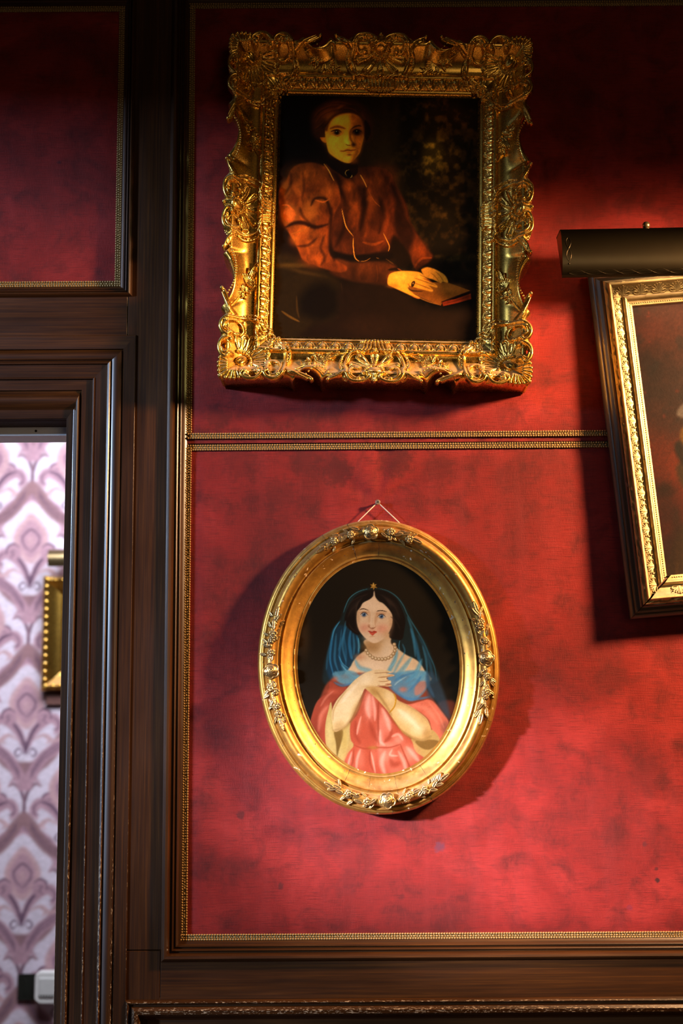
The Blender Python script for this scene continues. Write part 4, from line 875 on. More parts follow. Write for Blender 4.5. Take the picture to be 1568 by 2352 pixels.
def rail(kind):
    top = kind in 'tb'; half_s, half_o = (SA, OA) if top else (SB, OB)
    ns = 260; tt = PR_T; V = []
    for i in range(ns + 1):
        f = -1 + 2 * i / ns
        for t, n in list(zip(tt, PR_N)) + [(113.01, BACK), (60, BACK)]:
            half = half_s + t; s = f * half; k = notch(np.array([f * (half_s + 56)]), half_o, top)[0]
            tt_ = t if t < 60 else 60 + (t - 60) * (53 - k) / 53.
            s = f * (half_s + tt_) if t < 60 else f * (half_s + t)
            off = tt_
            if abs(f) == 1: s = f * (half_s + off)
            p = {'t': (s, SB + off), 'b': (s, -SB - off), 'l': (-SA - off, s), 'r': (SA + off, s)}[kind]
            V.append((p[0] * Q, -n * Q, p[1] * Q))
    k = len(tt) + 2
    F = [(j * k + i, j * k + i + 1, (j + 1) * k + i + 1, (j + 1) * k + i) for j in range(ns) for i in range(k - 1)]
    if kind in 'tl': F = [f[::-1] for f in F] if kind == 't' else F
    if kind in 'b': F = F
    me = mesh('frame_rail', V, np.array(F), True)
    o = obj('frame_rail', me, M['gold'], PF); md = o.modifiers.new('split', 'EDGE_SPLIT'); md.split_angle = math.radians(50)
for kd in 'tblr': rail(kd)
# axis sets of the four rails: along s, inward w, out n (frame-local: x right, z up, -y out)
EN = (0, -1, 0)
SIDE = {'t': ((0, OB), (1, 0), (0, -1)), 'b': ((0, -OB), (1, 0), (0, 1)), 'l': ((-OA, 0), (0, 1), (1, 0)), 'r': ((OA, 0), (0, 1), (-1, 0))}
def on_rail(side, s0, flip=1, w0=0.):
    (ox, oz), es, ew = SIDE[side]
    o = ((ox + es[0] * s0 + ew[0] * w0) * Q, 0, (oz + es[1] * s0 + ew[1] * w0) * Q)
    return axes(o, (es[0] * flip, 0, es[1] * flip), (ew[0], 0, ew[1]), EN)

# corner cartouche, drawn once (x along, y inward from the outer corner) and mirrored over its diagonal
R = Relief(-2, 214, -2, 214, .95)
def sy(f, pts, *a, **k):
    f(pts, *a, **k); f([(y, x) for x, y in pts], *a, **k)
def syb(x, y, r, l=0., k=1.):
    R.ball(x, y, r, l, k); R.ball(y, x, r, l, k)
R.plate([(3, 3), (40, 3), (60, 2), (84, 0), (100, 4), (120, 1), (138, 6), (150, 22), (152, 60), (146, 86), (124, 112), (112, 124), (86, 146), (60, 152), (22, 150), (6, 138), (1, 120), (4, 100), (0, 84), (2, 60), (3, 40)], 1.5, 5.)
for ex_, ey_ in ((3, 46), (1, 36), (1, 27), (2, 17), (6, 6)):
    for a, b in {(ex_, ey_), (ey_, ex_)}:
        R.tube([(40, 40), ((40 + a) / 2 + (a - b) * -.04, (40 + b) / 2 + (a - b) * .04), (a + 2, b + 2)], [1.2, 2.2, 3.4], 3.2); R.ball(a + 1, b + 1, 4.2, 3.2)
R.ell(49, 49, 14, 10, math.pi / 4, 10, 4., pw=.5)
for a in np.linspace(-12, 102, 9): R.ball(46 + 24 * math.cos(math.radians(a)), 46 + 24 * math.sin(math.radians(a)), 3.1, 4.5)
for i, a in enumerate(np.linspace(-4, 94, 8)):
    t = math.radians(a); rr = 58 + 10 * math.cos((t - math.pi / 4) * 1.7); c, s_ = math.cos(t), math.sin(t)
    pt = lambda r, w: (46 + r * c - w * s_, 46 + r * s_ + w * c)
    R.ell(46 + (28 + rr) / 2 * c, 46 + (28 + rr) / 2 * s_, (rr - 24) / 2, 6.2, t, 3.2, 1.)
    R.tube([pt(29, -1.6), pt(rr * .7, -5), pt(rr - 4, -6), pt(rr + 1, 0), pt(rr - 4, 6), pt(rr * .7, 5), pt(29, 1.6)], 1.9, 3.6); R.tube([pt(30, 0), pt(rr - 8, 0)], [.8, 1.9], 3.4)
sy(R.tube, [(58, 25), (51, 16), (56, 7), (68, 2), (82, 3), (93, 12), (97, 25), (91, 31)], [3, 3.6, 4.2, 4.6, 4.6, 4, 3.4, 4], 4.)
sy(R.tube, [(62, 20), (60, 12), (70, 7)], 1.7, 7.); syb(59, 26, 5.4, 4.); syb(92, 29, 5.4, 4.)
sy(R.tube, [(109, 27), (102, 18), (107, 8), (120, 3), (133, 7), (142, 20), (146, 46), (147, 66), (141, 84), (127, 97)], [4, 4, 4.6, 5, 4.6, 4.2, 3.8, 3.4, 3, 2.6], 4.)
sy(R.tube, [(112, 20), (118, 11), (130, 15), (136, 30), (138, 48)], [2, 2.4, 2.6, 2.4, 1.6], 5.); sy(R.tube, [(106, 36), (106, 45), (116, 51), (130, 47), (137, 36)], [3.6, 3.4, 3.2, 3, 2.4], 4.)
syb(108, 28, 5.6, 4.5); syb(107, 41, 4.8, 4.5); syb(133, 14, 3.6, 6.)
sy(R.tube, [(152, 48), (156, 66), (152, 84), (144, 92)], [1.8, 2.6, 2.6, 1.6], 3.)
for t in np.linspace(0, 1, 6): syb(150 + 3 * math.sin(t * 3), 52 + 36 * t, 2.6, 3.6)
# inner acanthus at the sight corner
AO = 116.
R.ell(AO - 22, AO - 22, 21, 16, math.pi / 4, 6, 1.)
for r in (10, 16, 22):
    R.tube([(AO + r * math.cos(t), AO + r * math.sin(t)) for t in np.linspace(math.pi * 1.02, math.pi * 1.48, 7)], [1.5, 2.6, 1.5], 4.5)
ao = lambda pts: [(x - 13, y - 13) for x, y in pts]
sy(R.tube, ao([(133, 121), (124, 112), (118, 100), (128, 92), (146, 90)]), [4.2, 3.4, 3, 2.8, 2.2], 3.5); sy(R.tube, ao([(138, 116), (134, 106), (144, 100), (160, 100)]), [3, 2.8, 2.6, 1.8], 3.); sy(R.tube, ao([(142, 120), (150, 110), (164, 108)]), [3, 2.4, 1.6], 3.)
syb(AO + 12, AO - 6, 5.2, 3.); syb(AO + 2, AO - 2, 3.6, 5.); sy(R.tube, [(82, 106), (88, 92), (78, 82)], [2, 3, 2], 3.); sy(R.tube, [(90, 110), (97, 111), (108, 104)], 2., 5.)
# leaf that runs out along the rim and curls
for ex_, ey_, r in ((162, 26, 2.8), (172, 20, 3), (184, 15, 3), (196, 10, 3)):
    sy(R.tube, [(147, 34), ((147 + ex_) / 2, (34 + ey_) / 2 - 6), (ex_, ey_ - 6)], [3.4, r, 1.6], 2.6)
sy(R.plate, [(144, 24), (160, 12), (180, 8), (200, 4), (206, 2), (206, 10), (190, 18), (170, 26), (152, 40)], 2.2, 4.); syb(206, 3, 4.6, 2.)
for x, y, r in ((77, 15, 7.2), (123, 33, 9.6)): R.hole(x, y, r, 5.); R.hole(y, x, r, 5.)
R.H = np.where(R.H > -900, R.H * 1.45, R.H); V, F = R.build(lambda X, Y: orn_n(np.maximum(OW - X, OW - Y)) + .6, Q, -10.)
CM = mesh('corner_ornament', V, F[:, ::-1], True)
for sx, sz in ((-1, 1), (1, 1), (1, -1), (-1, -1)):
    o = obj('corner_ornament', CM, M['gold'], PF, axes((sx * OA * Q, 0, sz * OB * Q), (-sx, 0, 0), (0, 0, -sz), EN)); o['label'] = 'pierced shell and scroll cartouche'
# centre cartouche
R = Relief(-108, 108, -3, 132, .95)
def sx_(f, pts, *a, **k):
    f(pts, *a, **k); f([(-x, y) for x, y in pts], *a, **k)
def sxb(x, y, r, l=0., k=1.):
    R.ball(x, y, r, l, k); R.ball(-x, y, r, l, k)
R.plate([(-70, 8), (-40, 0), (0, 3), (40, 0), (70, 8), (78, 40), (76, 70), (60, 90), (34, 100), (26, 126), (-26, 126), (-34, 100), (-60, 90), (-76, 70), (-78, 40)], 1., 5.)
sx_(R.tube, [(-20, 23), (-12, 21), (-11, 11), (-22, 3), (-38, 0), (-54, 5), (-62, 22), (-62, 36), (-66, 48), (-62, 66), (-54, 84), (-40, 92)], [3.4, 3.6, 4, 4.4, 4.6, 4.4, 4, 3.8, 3.4, 3.2, 2.8, 2.4], 4.)
sx_(R.tube, [(-24, 10), (-40, 8), (-52, 16), (-55, 30), (-48, 42), (-36, 42)], [2, 2.6, 3, 3, 3, 3.6], 4.5); sxb(-20, 24, 5., 5.); sxb(-36, 41, 5., 5.); sxb(-35, 8, 3.4, 6.)
sx_(R.tube, [(-72, 40), (-77, 52), (-75, 66), (-68, 82), (-60, 92)], [2.4, 3, 3, 2.8, 2], 3.)
for t in np.linspace(0, 1, 6): sxb(-73 + 7 * (2 * t - 1) ** 2 - 1, 46 + 38 * t, 2.6, 4.)
for a, b in ((-5, -1), (5, -1)): R.tube([(a, 2), (a * .6, 14), (a * 1.3, 26)], [1.6, 2.4, 2.6], 4.)
R.tube([(0, 0), (0, 14), (0, 24)], [3, 2.6, 4], 4.); R.ball(0, 1, 4.6, 5.); R.ell(0, 35, 13, 10, 0, 8, 4.5); R.tube([(-11, 30), (0, 26), (11, 30)], 2.6, 9.)
for x, y in ((-18, 37), (-14.5, 44), (-8.5, 49), (0, 51), (8.5, 49), (14.5, 44), (18, 37)): R.ball(x, y, 3.3, 5.)
for x0, y0, x1, y1, wd in ((-20, 46, -52, 55, 6), (-12, 54, -34, 79, 6.5), (0, 56, 0, 90, 6.5), (12, 54, 34, 79, 6.5), (20, 46, 52, 55, 6)):
    L = math.hypot(x1 - x0, y1 - y0); c, s_ = (x1 - x0) / L, (y1 - y0) / L
    R.tube([(x0, y0), ((x0 + x1) / 2, (y0 + y1) / 2), (x1, y1)], [2, wd * .7, wd], 1.5, .8)
    for w_ in (-1, 1): R.tube([(x0, y0), ((x0 + x1) / 2 - s_ * wd * .6 * w_, (y0 + y1) / 2 + c * wd * .6 * w_), (x1 - s_ * wd * .8 * w_, y1 + c * wd * .8 * w_)], [1, 1.7, 2], 4.6)
    R.ball(x1, y1, 3.6, 4.5)
for k_, xx in enumerate((-9, -17, -25)):
    sx_(R.tube, [(xx - 14, 88 + k_ * 2), (xx - 5, 96), (xx, 108), (xx + 1, 120), (xx + 4, 127)], [2, 2.8, 3.2, 3, 2], 3.5)
R.tube([(0, 92), (0, 108), (0, 128)], [3, 4.6, 2.6], 3.); R.ball(0, 96, 4, 5.); sxb(-60, 99, 6.2, 2.); sxb(-30, 120, 4.6, 3.); sx_(R.tube, [(-58, 96), (-48, 92), (-36, 86)], [3, 3, 2], 3.)
sx_(R.plate, [(-62, 22), (-72, 12), (-86, 8), (-102, 3), (-104, 9), (-96, 18), (-84, 26), (-70, 36)], 2.2, 4.)
for ex_, ey_ in ((-74, 26), (-82, 18), (-92, 12), (-101, 6)): sx_(R.tube, [(-64, 34), ((-64 + ex_) / 2, (34 + ey_) / 2 - 6), (ex_, ey_)], [3, 2.8, 1.6], 3.)
sxb(-102, 4, 4.4, 2.5)
for x in (-39, 39): R.hole(x, 25, 8., 5.)
R.H = np.where(R.H > -900, R.H * 1.45, R.H); V, F = R.build(lambda X, Y: orn_n(OW - Y * .86) + .6, Q, -10.); V[:, 1] *= .86
CC = mesh('centre_ornament', V, F[:, ::-1], True)
for sd in 'tblr':
    o = obj('centre_ornament', CC, M['gold'], PF, on_rail(sd, 0)); o['label'] = 'pierced shell cartouche at mid rail'
# flower sprays lying in the hollow
R = Relief(-4, 112, 0, 74, .9)
R.tube([(0, 4), (14, 14), (30, 24)], [2.6, 2.6, 2.2], 1.5); R.tube([(16, 12), (24, 8), (34, 12)], [1.6, 2, 1.4], 1.5)
for a in range(5):
    t = math.radians(72 * a + 20); R.ell(42 + 9 * math.cos(t), 28 + 9 * math.sin(t), 8, 5.4, t, 5, 2., 1.6)
R.ball(42, 28, 4, 4.5)
for x, y, r in ((28, 34, 3), (24, 28, 2.6), (33, 40, 3), (34, 17, 3), (52, 16, 3.2), (58, 20, 2.8), (26, 22, 2.4), (70, 30, 2.6)): R.ball(x, y, r, 1.5)
R.leaf(44, 36, 36, 52, 6, 4.5, 1.5); R.leaf(50, 22, 66, 12, 5, 4, 1.5); R.leaf(34, 22, 22, 40, 5, 4, 1.5); R.leaf(58, 40, 52, 58, 6, 4.5, 1.5)
R.tube([(46, 52), (54, 60), (64, 56), (60, 48)], [2.2, 2.8, 2.6, 2.2], 2.)
for a in np.linspace(-.9, .9, 8):
    R.tube([(58, 38), (58 + 12 * math.cos(a + .45), 38 + 12 * math.sin(a + .45)), (58 + 22 * math.cos(a + .45), 38 + 22 * math.sin(a + .45))], [1.2, 2, 2.4], 2.6); R.ball(58 + 22 * math.cos(a + .45), 38 + 22 * math.sin(a + .45), 2.3, 3.)
R.leaf(76, 46, 100, 58, 5.5, 4.5, 1.5); R.leaf(78, 52, 92, 66, 4.5, 4, 1.5); R.leaf(80, 44, 96, 44, 4, 4, 1.5); R.tube([(96, 56), (104, 60), (107, 66), (102, 68)], [2, 2, 2, 2.4], 1.5)
R.H = np.where(R.H > -900, R.H * 1.35, R.H); V, F = R.build(lambda X, Y: base_n(np.clip(OW - 22 - Y * .82, 36, 104.)), Q, -5.)
V[:, 1] = V[:, 1] * .82
FS = mesh('flower_spray', V, F[:, ::-1], True)
for sd in 'tblr':
    for fl in (1, -1):
        s0 = 186 if sd in 'tb' else 232
        o = obj('flower_spray', FS, M['gold'], PF, on_rail(sd, -fl * s0, fl, 22))
# egg-and-dart band: every egg a piece
R = Relief(-14.5, 14.5, -1, 19, 1.35)
R.ell(0, 2, 8.2, 13.5, 0, 7, 0.); R.tube([(-10.5, 0), (-9.5, 10), (-5, 16), (0, 17.6), (5, 16), (9.5, 10), (10.5, 0)], 1.7, 1.6); R.tube([(14, 3), (14, 10), (14, 15)], [2.2, 1.2, 1.6], .8); R.tube([(-14, 3), (-14, 10), (-14, 15)], [2.2, 1.2, 1.6], .8)
R.D[R.Y < 0] = 5
R.H = np.where(R.H > -900, R.H * 1.25, R.H); V, F = R.build(lambda X, Y: base_n(OW - (OW - 27.5 + Y)), Q, -3.)
EG = mesh('egg', V, F[:, ::-1], True)
for sd, L, n in (('t', SA + 18, 17), ('b', SA + 18, 17), ('l', SB + 18, 21), ('r', SB + 18, 21)):
    for i in range(n):
        obj('egg', EG, M['gold'], PF, on_rail(sd, (-1 + 2 * (i + .5) / n) * L, 1, OW - 27.5))
# strings of beads round the drawn-in rim
for sd, c, hw, top in [(s, 123., 27., True) for s in 'tb'] + [(s, 152., 54., False) for s in 'lr']:
    for sg in (-1, 1):
        m = MB(); n = int(2 * hw / 5.6)
        for i in range(n + 1):
            s = sg * c - hw + 2 * hw * i / n; k_ = notch(np.array([s]), OA if top else OB, top)[0]
            t = 60 + (97 - 60) * (53 - k_) / 53.
            m.ball((s * Q, (OW - t - .5) * Q, (base_n(97) + 2.) * Q), 2.7 * Q, 7, 5)
        o = m.build('bead_string', M['gold'], PF, True, on_rail(sd, 0)); o['kind'] = 'stuff'
# back box and canvas
m = MB(); m.box(-(OA - 26) * Q, (OA - 26) * Q, 8 * Q, -BACK * Q - .001, -(OB - 26) * Q, -(SB - 4) * Q); m.box(-(OA - 26) * Q, (OA - 26) * Q, 8 * Q, -BACK * Q - .001, (SB - 4) * Q, (OB - 26) * Q)
m.box(-(OA - 26) * Q, -(SA - 4) * Q, 8 * Q, -BACK * Q - .001, -(SB - 4) * Q, (SB - 4) * Q); m.box((SA - 4) * Q, (OA - 26) * Q, 8 * Q, -BACK * Q - .001, -(SB - 4) * Q, (SB - 4) * Q)
m.build('back_frame', M['canvas_back'], PF)
nx, ny = 372, 462
gx, gy = np.meshgrid(np.linspace(-SA - 3, SA + 3, nx), np.linspace(SB + 3, -SB - 3, ny)); fu, fv = (gx + SA) / (2 * SA), (SB - gy) / (2 * SB)
S4 = np.array([(643, 215), (1101, 221), (1097, 784), (623, 776)], float)
pp = lambda k: S4[0, k] * (1 - fu) * (1 - fv) + S4[1, k] * fu * (1 - fv) + S4[2, k] * fu * fv + S4[3, k] * (1 - fu) * fv
me = mesh('canvas', np.stack([gx.ravel() * Q, np.full(gx.size, -1. * Q), gy.ravel() * Q], 1), grid_faces(ny, nx)[:, ::-1])
paint_attr(me, paint_lady(pp(0), pp(1)).reshape(-1, 3) * LADY_GAIN * np.array((1.1, .96, .8)))
obj('canvas', me, m_vcol('varnished_oil_portrait', .45, .10, .0, 900., .12), PF)['label'] = 'painting of a seated woman in a russet dress with a book on her lap'
VEIL_GAIN = .66
# ---------------------------------------------------------------- oval picture hung from a screw
Q2 = .000889; IA, IB = 191., 250.5
OVM = hang(tuple(P(869, 1528, .026)), -math.radians(3.), .0, .0)
OV = empty('oval_picture', 'oval painting of a veiled woman in a cracked gilt frame with carved roses', 'picture', None, OVM)
OP_T = np.array([-5, 0, .8, 2.5, 4, 8, 14, 20, 26, 30, 32, 33, 34, 36, 39, 41, 43, 46, 50, 54, 58, 62, 65, 67, 68, 69, 71, 74, 76, 77, 79, 82, 85, 86, 86])
OP_N = np.array([1, 1, 4, 5, 4.2, 5.5, 8.5, 13, 19, 23, 24, 23.6, 21.5, 20, 20.5, 22, 27, 32.5, 36.5, 38, 37.6, 34.5, 30, 27, 24, 23.4, 25, 26, 25, 22.5, 22.5, 20, 15, 9, -26.])
ns = 200; kk = len(OP_T); V = []
for i in range(ns):
    t = 2 * math.pi * i / ns
    # offset curve of the sight ellipse
    c, s_ = math.cos(t), math.sin(t); nx_, nz_ = c * IB, s_ * IA; l = math.hypot(nx_, nz_); nx_, nz_ = nx_ / l, nz_ / l
    for o_, n_ in zip(OP_T, OP_N): V.append(((IA * c + nx_ * o_) * Q2, -n_ * Q2, (IB * s_ + nz_ * o_) * Q2))
F = np.array([(i * kk + j, ((i + 1) % ns) * kk + j, ((i + 1) % ns) * kk + j + 1, i * kk + j + 1) for i in range(ns) for j in range(kk - 1)])
o = obj('frame_ring', mesh('frame_ring', V, F[:, ::-1], True), M['gold_oval'], OV); md = o.modifiers.new('split', 'EDGE_SPLIT'); md.split_angle = math.radians(48)
def oval_at(t, off):
    c, s_ = math.cos(t), math.sin(t); nx_, nz_ = c * IB, s_ * IA; l = math.hypot(nx_, nz_); nx_, nz_ = nx_ / l, nz_ / l
    n = float(np.interp(off, OP_T[:-1], OP_N[:-1]))
    return np.array([(IA * c + nx_ * off) * Q2, -n * Q2, (IB * s_ + nz_ * off) * Q2]), (nx_, nz_)
def arc_t(t0, d):
    """Angle reached after walking d pixels along the torus from t0."""
    t = t0
    for _ in range(24): t += d / 24. / math.hypot((IA + 55) * math.sin(t), (IB + 55) * math.cos(t))
    return t
flat = lambda X, Y: np.zeros_like(X)
R = Relief(-20, 20, -20, 20, .8)
for a in range(5):
    t = math.radians(72 * a); R.ell(9.5 * math.cos(t), 9.5 * math.sin(t), 9.5, 9.5, t, 5, 1.); R.tube([(9.5 * math.cos(t) + 9 * math.cos(t + f), 9.5 * math.sin(t) + 9 * math.sin(t + f)) for f in np.linspace(-1.3, 1.3, 6)], 1.6, 4.)
for r, l in ((9.5, 6.5), (6.2, 8.5), (3., 10.)):
    for a in range(3):
        t0 = a * 2.1 + r; R.tube([((r + .8 * f) * math.cos(t0 + f), (r + .8 * f) * math.sin(t0 + f)) for f in np.linspace(0, 2.3, 7)], [1, 1.7, 1], l)
R.ell(0, 0, 10, 10, 0, 8, 2.); R.ball(0, 0, 2.2, 10.5)
V, F = R.build(flat, Q2, -6.); ROSE = mesh('rose', V, F[:, ::-1], True)
R = Relief(-12, 12, -12, 12, .9)
for a in range(5):
    t = math.radians(72 * a); R.ell(5.5 * math.cos(t), 5.5 * math.sin(t), 5.2, 4.6, t, 4.5, 1., 1.5)
R.ball(0, 0, 2.8, 3.5); V, F = R.build(flat, Q2, -5.); BLOS = mesh('blossom', V, F[:, ::-1], True)
R = Relief(-2, 27, -9, 9, .9); R.leaf(0, 0, 25, 0, 7.6, 5, .8); R.tube([(0, 0), (5, 0)], [2, 1.5], 2.); V, F = R.build(flat, Q2, -5.); LEAF = mesh('leaf', V, F[:, ::-1], True)
R = Relief(-2, 20, -8, 8, .9); R.tube([(0, 0), (6, 4), (13, 3), (17, -2), (13, -5)], [1.4, 2, 2.2, 2, 2.6], 1.); R.ell(7, -2, 6, 4, .4, 4, .6); V, F = R.build(flat, Q2, -5.); CURL = mesh('tendril', V, F[:, ::-1], True)
rnd = random.Random(8)
def place(name, me, t, off, spin, sc=1., lift=0., tilt=0.):
    p, (nx_, nz_) = oval_at(t, off); a = math.atan2(nz_, nx_) + spin
    ex, ey = (math.cos(a), 0, math.sin(a)), (-math.sin(a), 0, math.cos(a))
    tl = (off - 54) * .05 + tilt      # follow the round of the torus
    en = np.array([nx_ * tl, -1, nz_ * tl]); en /= np.linalg.norm(en)
    obj(name, me, M['gold_rose'], OV, axes(p + np.array([0, -lift * Q2, 0]), [v * sc for v in ex], [v * sc for v in ey], en * sc))
for t0, lo, hi in ((math.pi / 2, -92, 106), (-math.pi / 2, -118, 122), (0, -132, 112), (math.pi, -128, 118)):
    place('rose', ROSE, t0, 54, 0, .98, -1.)
    for sg, lim in ((1, hi), (-1, -lo)):
        d = 24
        while d < lim:
            t = arc_t(t0, sg * d); k_ = rnd.random(); dirn = math.pi / 2 * sg
            if 34 < d < 50 or (78 < d < 90): place('blossom', BLOS, t, 54 + rnd.uniform(-5, 5), rnd.uniform(0, 6), rnd.uniform(.85, 1.05), -.5)
            elif k_ < .72: place('leaf', LEAF, t, 55 + rnd.uniform(-8, 8), dirn + rnd.uniform(-.7, .7), rnd.uniform(.7, .95), -1.)
            else: place('tendril', CURL, t, 55 + rnd.uniform(-6, 6), dirn + rnd.uniform(-.6, .6), 1., -.8)
            if rnd.random() < .9: place('leaf', LEAF, arc_t(t0, sg * (d + 4)), 55 + rnd.choice((-10, -7, 7, 10)), dirn + rnd.choice((-1, 1)) * rnd.uniform(.4, 1.2), rnd.uniform(.5, .72), -1.)
            d += rnd.uniform(7.5, 10.5)
        place('leaf', LEAF, arc_t(t0, sg * lim), 56, math.pi / 2 * sg, 1.05, -1.)
# age cracks running across the ring
for t, a, b, wd in ((100.5, 2, 40, 1.7), (100, 70, 85, 1.2), (85.5, 2, 42, 1.), (-114, 1, 42, 1.2), (-84, 1, 42, .8), (-66, 1, 44, 1.1), (-70, 66, 86, 2.), (-88, 68, 86, 1.2), (-100, 1, 40, .6), (124, 44, 66, .7), (-27, 44, 86, 1.2), (26, 44, 64, .7), (158, 44, 62, .7), (112, 68, 86, 1.), (-14, 5, 40, .6)):
    t = math.radians(t); m = MB(); pts = []; w_ = []
    for i, f in enumerate(np.linspace(a, b, 12)):
        p, _ = oval_at(t + rnd.uniform(-.004, .004), f); pts.append(p + np.array([0, -.0001, 0])); w_.append(wd * .5 * Q2 * (.35 + rnd.random() * .6))
    m.tube(pts, w_, 5); m.build('crack', M['crack'], OV)
# painted panel
st = 1.35; na, nb = int(2 * IA / st) + 6, int(2 * IB / st) + 6
gx, gy = np.meshgrid((np.arange(na) - (na - 1) / 2) * st, ((nb - 1) / 2 - np.arange(nb)) * st); ok = (gx / (IA + 3)) ** 2 + (gy / (IB + 3)) ** 2 < 1
idx = np.full(gx.shape, -1); idx[ok] = np.arange(ok.sum()); Fg = grid_faces(nb, na); fl = idx.ravel()[Fg]; fl = fl[(fl >= 0).all(1)]
ca, sa = math.cos(math.radians(3.)), math.sin(math.radians(3.)); X0, Y0 = gx[ok], gy[ok]
wx, wy = X0 * ca - Y0 * sa, X0 * sa + Y0 * ca
me = mesh('painted_panel', np.stack([X0 * Q2, np.full(X0.size, -.5 * Q2), Y0 * Q2], 1), fl[:, ::-1]); paint_attr(me, 255 * (paint_veil(869 + wx, 1528 - wy) / 255) ** 1.22 * VEIL_GAIN * np.array((.97, 1., 1.)))
obj('painted_panel', me, m_vcol('glazed_panel_painting', .45, .08, .0, 500., .04), OV)['label'] = 'painting of a woman with a blue veil, pearls and coral gown'
# hanging string and its screw
inv = OVM.inverted(); sp = Vector(P(867, 1154, .014)); m = MB()
for ex_ in (824, 912): m.tube([inv @ (sp + Vector((0, -.002, -.004 if False else 0))), inv @ Vector(P(ex_, 1196, .016)), inv @ Vector(P(ex_ + (ex_ - 867) * .35, 1212, .012))], 1.25 * Q2, 6)
m.build('hanging_string', M['string'], OV, True)
SW = empty('wall_screw', 'small cross-head screw in the velvet above the oval picture', 'screw', None, Matrix.Translation(sp))
m = MB(); n = 14
m.add([(6.3 * Q2 * math.cos(2 * math.pi * i / n), -.004, 6.3 * Q2 * math.sin(2 * math.pi * i / n)) for i in range(n)] + [(4.6 * Q2 * math.cos(2 * math.pi * i / n), -.0058, 4.6 * Q2 * math.sin(2 * math.pi * i / n)) for i in range(n)] +
      [(3.0 * Q2 * math.cos(2 * math.pi * i / n), .0, 3.0 * Q2 * math.sin(2 * math.pi * i / n)) for i in range(n)] + [(2. * Q2 * math.cos(2 * math.pi * i / n), .024, 2. * Q2 * math.sin(2 * math.pi * i / n)) for i in range(n)],
      [(i, (i + 1) % n, n + (i + 1) % n, n + i) for i in range(n)] + [tuple(n + i for i in range(n))] + [(2 * n + i, 2 * n + (i + 1) % n, (i + 1) % n, i) for i in range(n)] + [(3 * n + i, 3 * n + (i + 1) % n, 2 * n + (i + 1) % n, 2 * n + i) for i in range(n)])
m.build('screw_head', M['steel'], SW)
m = MB(); e = 3.2 * Q2; w_ = .8 * Q2
for a in (.5, .5 + math.pi / 2):
    c, s_ = math.cos(a), math.sin(a); m.add([(e * c - w_ * s_, -.0060, e * s_ + w_ * c), (-e * c - w_ * s_, -.0060, -e * s_ + w_ * c), (-e * c + w_ * s_, -.0060, -e * s_ - w_ * c), (e * c + w_ * s_, -.0060, e * s_ - w_ * c)], [(0, 1, 2, 3)])
m.build('cross_slot', M['crack'], SW)
LAMP = 40.
# ---------------------------------------------------------------- picture at the right edge, hanging askew under its picture light
Q3 = .000897; W3, H3 = 560., 640.          # sight size in pixels of its own plane
LEAN, TURN = -.03, -.081; KF = .84
TLp = P(1451, 704, .041)
R3 = Matrix.Rotation(LEAN, 4, 'X') @ Matrix.Rotation(TURN, 4, 'Y')
P3M = Matrix.Translation(Vector(TLp) - (R3 @ Vector((-W3 / 2 * Q3, 0, H3 / 2 * Q3)))) @ R3
P3 = empty('tilted_picture', 'dark red painting in a pale gold frame hanging crooked under the picture light', 'picture', None, P3M)
T3 = np.array([-3, 0, .6, 2, 4, 10, 12, 13.5, 14, 17, 21, 25, 27.5, 28, 30, 34, 40, 46, 52, 55, 56, 57.5, 60, 63, 65, 66, 68, 71, 74, 76.])
N3 = np.array([-3, -3, 3, 4, 4, 5, 5.5, 6, 12, 15.5, 16.5, 14.5, 11, 6, 5.5, 6.5, 9, 12.5, 17, 20, 21, 25, 26, 26, 24, 20, 19.5, 18, 16, 13.])
S_T = np.array([76, 78, 80, 83, 88, 93, 95, 97, 101, 106, 108, 108.]); S_N = np.array([13, 12, 4, 1, -1, -5, -8, -8.5, -12, -17, -22, -23.])
def rail3(kind, T, N, name, mat, split_a):
    lng = W3 / 2 if kind in 'tb' else H3 / 2; n = 150; V = []
    for i in range(n + 1):
        f = -1 + 2 * i / n
        for t0_, nn in zip(T, N):
            t = t0_ * KF
            s = f * (lng + t); dn = 0.
            if kind == 'b' and f < -.6: s += (9. * (1 - t / 90.) + 1.2) * (-f - .6) / .4          # the open mitre at the lower left
            if 65.5 < t0_ < 77: dn = 7. * (fbm(np.array([s / 5.]), np.array([t / 2.5 + 40 * ord(kind)]), 5, 3)[0] - .5)
            p = {'t': (s, H3 / 2 + t), 'b': (s, -H3 / 2 - t), 'l': (-W3 / 2 - t, s), 'r': (W3 / 2 + t, s)}[kind]
            V.append((p[0] * Q3, -(nn + dn) * Q3, p[1] * Q3))
    k = len(T); F = np.array([(j * k + i, j * k + i + 1, (j + 1) * k + i + 1, (j + 1) * k + i) for j in range(n) for i in range(k - 1)])
    if kind in 'tl': F = F[:, ::-1] if kind == 't' else F
    o = obj(name, mesh(name, V, F, True), mat, P3); md = o.modifiers.new('split', 'EDGE_SPLIT'); md.split_angle = math.radians(split_a)
for kd in 'tblr':
    rail3(kd, T3, N3, 'frame_rail', M['gold_pale'], 42); rail3(kd, S_T, S_N, 'frame_side', M['side_dark'], 40)
